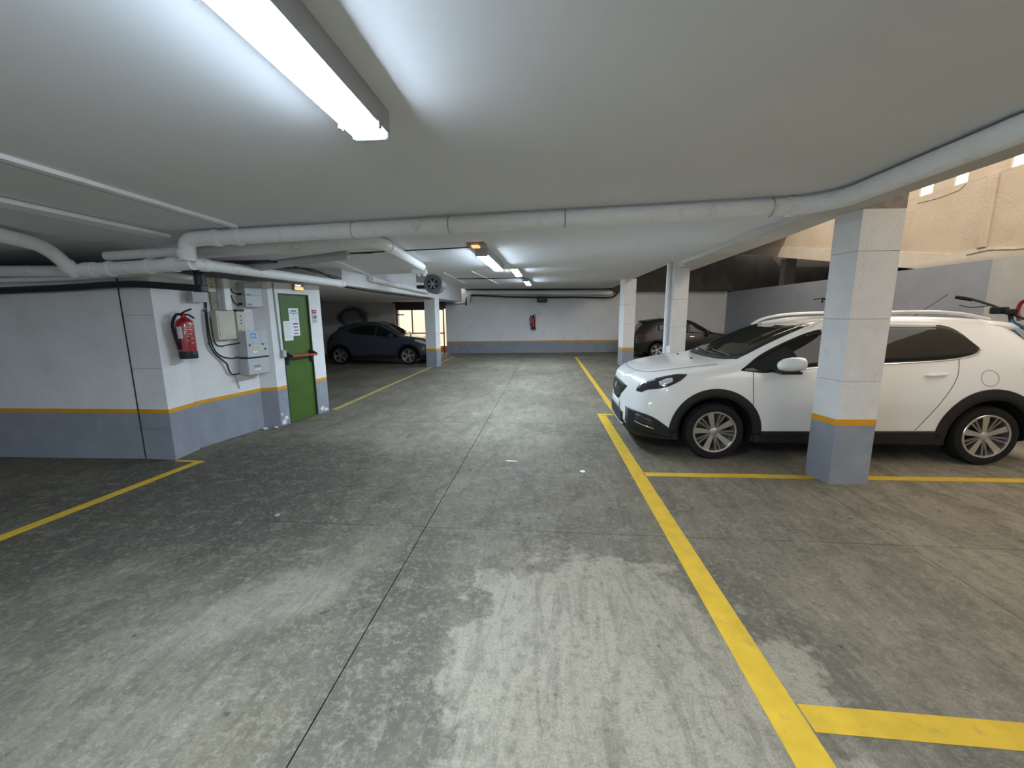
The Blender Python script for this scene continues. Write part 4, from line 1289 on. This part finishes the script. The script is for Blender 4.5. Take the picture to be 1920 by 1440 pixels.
def small_car(label, loc, st, wx, R, paint, arch_m, spokes, win_front, win_rear, screen, tail, lamp, group=None, rear_glass=None, extra=None):
    root = thing('car', label, 'car', loc, rotz=PI)
    sh = Shell(st)
    zc, ra = R, R * 1.20
    hw = max(a[6] for a in st)
    b = sh.body(wx, ra, .45).build('body', [paint, M_CLAD], root, smooth=True)
    bpy.context.view_layer.update()
    cut_wheels(b, wx, ra, zc, hw * .62, M_CLAD)
    for sg in (-1, 1):
        for x in wx:
            wheel(root, x, sg, hw - .005, R, R * .74, .19, spokes, rot=PI / 2 + .3 * x)
            arch(sh, x, zc, ra - .004, ra + .05, sg, .010, arch_m, root)
        side_patch(sh, [(wx[0] + ra, .15), (wx[1] - ra, .15)], [(wx[0] + ra, .25), (wx[1] - ra, .25)], sg, .008, 'sill_cladding', arch_m, root)
        for lo, hi in (win_front, win_rear):
            side_patch(sh, lo, hi, sg, .004, 'side_window', M_CGLASS, root)
        side_patch(sh, *tail, sg, .008, 'tail_lamp', M_TAIL, root, 14, 5)
        side_patch(sh, *lamp, sg, .008, 'headlamp', M_LENSB, root, 14, 5)
        xm = win_front[0][0][0] + .22
        zm_ = win_front[0][0][1] + .06
        MB().lathe([(.02, -.07), (.05, -.055), (.062, 0), (.062, .05), (.05, .07)], (xm, sg * (hw + .06), zm_), 'x', 14).build('mirror', paint, root, smooth=True)
        MB().tube([(xm - .02, sg * (hw - .12), zm_ - .05), (xm, sg * (hw + .04), zm_ - .03)], .018, 6).build('mirror_arm', M_CLAD, root)
        for hx in (win_rear[0][0][0] - .12, win_rear[0][-1][0] - .25):
            hz = st[len(st) // 2][5] - .12
            MB().tube([(hx - .07, sg * (sh.y_at(hx, hz) + .012), hz), (hx + .07, sg * (sh.y_at(hx, hz) + .012), hz)], .010, 6).build('door_handle', M_CHROME, root)
        seam(sh, [(win_rear[0][0][0], win_rear[0][0][1]), (win_rear[0][0][0] + .03, .26)], sg, root)
        seam(sh, [(win_front[0][0][0] + .1, win_front[0][0][1]), (win_front[0][0][0] + .1, .26)], sg, root)
    top_patch(sh, *screen, .004, 'windscreen', M_CSCREEN, root)
    if rear_glass:
        front_patch(sh, *rear_glass, .005, 'rear_window', M_CGLASS, root, back=True)
    hz = st[0][1]
    front_patch(sh, [(-.3, .40), (0, .38), (.3, .40)], [(-.34, .52), (0, .52), (.34, .52)], .006, 'grille', M_CLAD, root)
    front_patch(sh, [(-.4, .20), (0, .19), (.4, .20)], [(-.4, .32), (0, .32), (.4, .32)], .006, 'lower_intake', M_CLAD, root)
    front_patch(sh, [(-.2, .43), (.2, .43)], [(-.2, .515), (.2, .515)], .008, 'number_plate', M_PLATE, root, 10, 3, back=True)
    front_patch(sh, [(-.5, .17), (0, .16), (.5, .17)], [(-.5, .33), (0, .33), (.5, .33)], .008, 'rear_bumper_cladding', M_CLAD, root, back=True)
    xr = st[-6][0]
    MB().tube([(xr, 0, sh.z_at(xr, 0) - .005), (xr + .16, 0, sh.z_at(xr, 0) + .13)], .006, 6).build('antenna', M_BLK, root)
    return root, sh


JUKE = [
    (0.00, .60, .25, .59, .36, .54, .40, .46, .36, .26),
    (0.05, .68, .40, .66, .56, .58, .59, .46, .54, .20),
    (0.18, .76, .50, .74, .67, .65, .71, .48, .67, .17),
    (0.45, .83, .56, .81, .70, .74, .755, .52, .73, .17),
    (0.80, .875, .58, .855, .70, .80, .765, .56, .74, .17),
    (0.98, .91, .57, .885, .70, .82, .765, .57, .74, .17),
    (1.30, 1.09, .51, 1.06, .69, .84, .765, .57, .74, .17),
    (1.65, 1.255, .47, 1.225, .675, .87, .765, .58, .74, .17),
    (1.95, 1.305, .46, 1.275, .67, .89, .765, .59, .74, .17),
    (2.40, 1.295, .45, 1.26, .67, .93, .77, .60, .74, .17),
    (2.80, 1.225, .43, 1.185, .67, .96, .775, .62, .74, .18),
    (3.00, 1.15, .42, 1.11, .665, .96, .77, .63, .73, .20),
    (3.18, 1.00, .42, .975, .64, .90, .75, .62, .71, .23),
    (3.32, .86, .43, .845, .58, .79, .70, .58, .66, .26),
    (3.38, .77, .42, .75, .52, .70, .62, .54, .58, .30)]
juke, _ = small_car('dark blue crossover car in the left bay beyond the green door', (-3.58, 12.98, 0), JUKE, (.70, 2.88), .272, M_CBLUE, M_CLAD, TWIN,
                    ([(.98, .83), (1.30, .855), (1.72, .885)], [(.98, .84), (1.35, 1.05), (1.72, 1.19)]),
                    ([(1.76, .89), (2.2, .925), (2.62, .985)], [(1.76, 1.195), (2.2, 1.20), (2.62, 1.07)]),
                    ([(1.02, -.54), (.94, 0), (1.02, .54)], [(1.60, -.43), (1.52, 0), (1.60, .43)]),
                    ([(3.02, .80), (3.2, .74)], [(3.02, .86), (3.2, .80)]),
                    ([(.12, .60), (.30, .66), (.50, .72)], [(.12, .66), (.30, .745), (.50, .775)]),
                    rear_glass=([(-.36, .98), (.36, .98)], [(-.36, 1.16), (.36, 1.16)]))
KIA = [
    (0.00, .58, .25, .57, .36, .52, .40, .44, .36, .26),
    (0.05, .66, .40, .64, .58, .57, .61, .45, .56, .20),
    (0.18, .73, .52, .71, .70, .64, .74, .47, .70, .17),
    (0.45, .79, .58, .77, .725, .72, .78, .50, .75, .17),
    (0.80, .83, .60, .81, .725, .77, .785, .55, .76, .17),
    (1.00, .88, .58, .855, .72, .79, .785, .56, .76, .17),
    (1.35, 1.07, .52, 1.04, .71, .82, .785, .57, .76, .17),
    (1.70, 1.24, .49, 1.21, .695, .84, .785, .58, .76, .17),
    (2.05, 1.31, .48, 1.275, .69, .86, .785, .58, .76, .17),
    (2.55, 1.32, .475, 1.28, .69, .88, .785, .59, .76, .17),
    (2.95, 1.285, .47, 1.245, .69, .91, .785, .60, .76, .18),
    (3.18, 1.215, .47, 1.17, .685, .91, .78, .60, .75, .20),
    (3.36, 1.04, .48, 1.01, .67, .88, .765, .58, .73, .23),
    (3.53, .86, .50, .845, .62, .80, .72, .55, .68, .25),
    (3.62, .74, .48, .72, .55, .68, .62, .50, .58, .29)]
kia, kS = small_car('dark grey crossover car at the end wall on the right', (6.47, 14.95, 0), KIA, (.66, 2.83), .262, M_CGREY, M_CLAD, TWIN,
                    ([(1.02, .80), (1.35, .83), (1.80, .85)], [(1.02, .81), (1.4, 1.02), (1.80, 1.19)]),
                    ([(1.84, .855), (2.4, .88), (2.80, .93)], [(1.84, 1.20), (2.3, 1.215), (2.80, 1.12)]),
                    ([(1.04, -.56), (.96, 0), (1.04, .56)], [(1.66, -.46), (1.58, 0), (1.66, .46)]),
                    ([(3.22, .74), (3.38, .72), (3.54, .70)], [(3.22, .78), (3.36, .82), (3.50, .82)]),
                    ([(.12, .58), (.30, .63), (.50, .69)], [(.12, .64), (.30, .70), (.50, .74)]),
                    rear_glass=([(-.50, .90), (0, .88), (.50, .90)], [(-.42, 1.19), (0, 1.21), (.42, 1.19)]))
MB().grid([[(3.05 + dx, y, kS.z_at(3.05, y) + .01 - dx * .12) for y in np.linspace(-.46, .46, 11)] for dx in (0, .12, .2)]).build('roof_spoiler', M_CGREY, kia, smooth=True, solid=.025)
front_patch(kS, [(-.45, .20), (0, .19), (.45, .20)], [(-.40, .25), (0, .25), (.40, .25)], .016, 'skid_trim', M_STEEL, kia, 12, 3, back=True)

# ------------------------------------------------------------------ BICYCLE hung on the right wall
bk = thing('bicycle', 'blue mountain bicycle with black handlebar hung behind the white car', 'bicycle', (6.45, 6.4, .5))
hb = [(6.30, 7.10, 1.70), (6.35, 7.02, 1.70), (6.42, 6.7, 1.585), (6.46, 6.45, 1.46), (6.44, 6.15, 1.35), (6.40, 5.85, 1.27)]
MB().tube(curve(hb, 5), .017, 8).build('handlebar', M_BLK, bk, smooth=True)
MB().tube([(6.31, 7.11, 1.71), (6.38, 6.93, 1.665)], .026, 8).build('grip', M_RUB, bk, smooth=True)
MB().tube([(6.40, 5.86, 1.27), (6.43, 6.02, 1.31)], .026, 8).build('grip', M_RUB, bk, smooth=True)
MB().tube(curve([(6.42, 6.72, 1.57), (6.32, 6.85, 1.55), (6.28, 7.0, 1.585)], 5), .008, 6).build('brake_lever', M_BLK, bk)
MB().box(6.38, 6.50, 6.50, 6.66, 1.45, 1.55).build('shifter', M_BLK, bk, bevel=.02)
MB().box(6.38, 6.50, 6.38, 6.46, 1.44, 1.52).build('headlight', M_BLK, bk, bevel=.02)
MB().tube([(6.46, 6.45, 1.46), (6.44, 6.40, 1.36)], .026, 10).build('stem', M_BLK, bk)
MB().tube([(6.44, 6.40, 1.36), (6.40, 6.30, 1.18)], .030, 10).build('head_tube', M_BIKEB, bk)
for s in (-.06, .06):
    MB().tube([(6.40, 6.30 + s, 1.17), (6.28, 6.20 + s, .72)], .020, 8).build('fork_leg', M_BLK, bk, smooth=True)
MB().tube([(6.43, 6.36, 1.33), (6.55, 5.72, .98)], .024, 8).build('top_tube', M_BIKEB, bk, smooth=True)
MB().tube([(6.41, 6.31, 1.20), (6.52, 5.82, .66)], .028, 8).build('down_tube', M_BIKEB, bk, smooth=True)
MB().tube([(6.56, 5.70, 1.12), (6.52, 5.82, .66)], .022, 8).build('seat_tube', M_BIKEB, bk, smooth=True)
MB().tube(curve([(6.60, 5.80, 1.16), (6.57, 5.68, 1.17), (6.53, 5.55, 1.18)], 5), [.02, .03, .04, .045, .05, .055, .06, .06, .065, .065, .05], 8).build('saddle', M_RUB, bk, smooth=True)
MB().tube(curve([(6.50, 6.36, 1.36), (6.5, 6.40, 1.50), (6.5, 6.36, 1.62), (6.5, 6.20, 1.66)], 6), .022, 8).build('lock_cable', M_BIKER, bk, smooth=True)


def bike_wheel(c, d, r=.33):
    """c centre, d horizontal unit vector in the wheel plane"""
    d = np.array(d, float)
    z = np.array((0, 0, 1.0))
    c = np.array(c, float)
    pts = [c + r * (math.cos(a) * d + math.sin(a) * z) for a in np.linspace(0, 2 * PI, 37)]
    w = MB().tube(pts, .026, 8).build('bicycle_tyre', M_RUB, bk, smooth=True)
    MB().tube([c + (r - .035) * (math.cos(a) * d + math.sin(a) * z) for a in np.linspace(0, 2 * PI, 37)], .012, 6).build('rim', M_BLK, w, smooth=True)
    for i in range(14):
        a = 2 * PI * i / 14
        MB().tube([c, c + (r - .04) * (math.cos(a) * d + math.sin(a) * z)], .002, 4).build('spoke', M_STEEL, w)


bike_wheel((6.28, 6.20, .72), (.30, .954, 0))
bike_wheel((6.62, 5.15, .72), (-.30, .954, 0))
for y0 in (5.82,):
    MB().tube([(6.52, 5.82, .66), (6.62, 5.15, .72)], .018, 8).build('chain_stay', M_BIKEB, bk)
MB().tube([(6.46, 6.2, 1.36), (6.905, 6.2, 1.36)], .014, 6).build('wall_hook', M_STEEL, bk)
MB().tube([(6.55, 5.75, .93), (6.905, 5.75, .93)], .014, 6).build('wall_hook', M_STEEL, bk)
# tap on the blue-grey wall
tp = thing('wall_tap', 'small dark tap fixed on the blue-grey wall', 'tap', (6.85, 11.1, 1.78))
MB().tube([(6.90, 11.1, 1.82), (6.80, 11.1, 1.82), (6.80, 11.1, 1.72)], .022, 8).build('spout', M_BLK, tp)
MB().tube([(6.80, 11.05, 1.84), (6.80, 11.45, 1.82)], .012, 6).build('lever', M_BLK, tp)

# ------------------------------------------------------------------ LITTER on the floor


def crumb(label, x, y, r, m, cat, flat=False):
    bm = bmesh.new()
    bmesh.ops.create_icosphere(bm, subdivisions=1, radius=r)
    for v in bm.verts:
        v.co *= random.uniform(.7, 1.25)
        v.co.z = max(v.co.z * (.12 if flat else .55), -r * .1)
    me = bpy.data.meshes.new('litter')
    bm.to_mesh(me)
    bm.free()
    me.materials.append(m)
    o = bpy.data.objects.new('paper_scrap' if flat else 'plaster_chunk', me)
    COL.objects.link(o)
    o.location = (x, y, r * (.1 if flat else .1) + .001)
    tag(o, label, cat)
    return o


M_PLAST = mat('plaster_white', (0.68, 0.68, 0.66), 0.9)
crumb('larger white plaster crumb on the floor by the service wall', -3.80, 5.04, .045, M_PLAST, 'debris')
crumb('smaller white plaster crumb on the floor by the service wall', -3.70, 5.13, .03, M_PLAST, 'debris')
crumb('small white paper scrap lying near the yellow line', .333, 3.798, .035, M_PAPER, 'scrap', True)
o = crumb('thin white paper strip lying in the middle of the lane', -.369, 4.043, .03, M_PAPER, 'scrap', True)
o.scale = (2.4, .5, 1)
crumb('dark pebble on the stained floor left of the joint', -2.05, 2.75, .022, M_RAW, 'pebble')
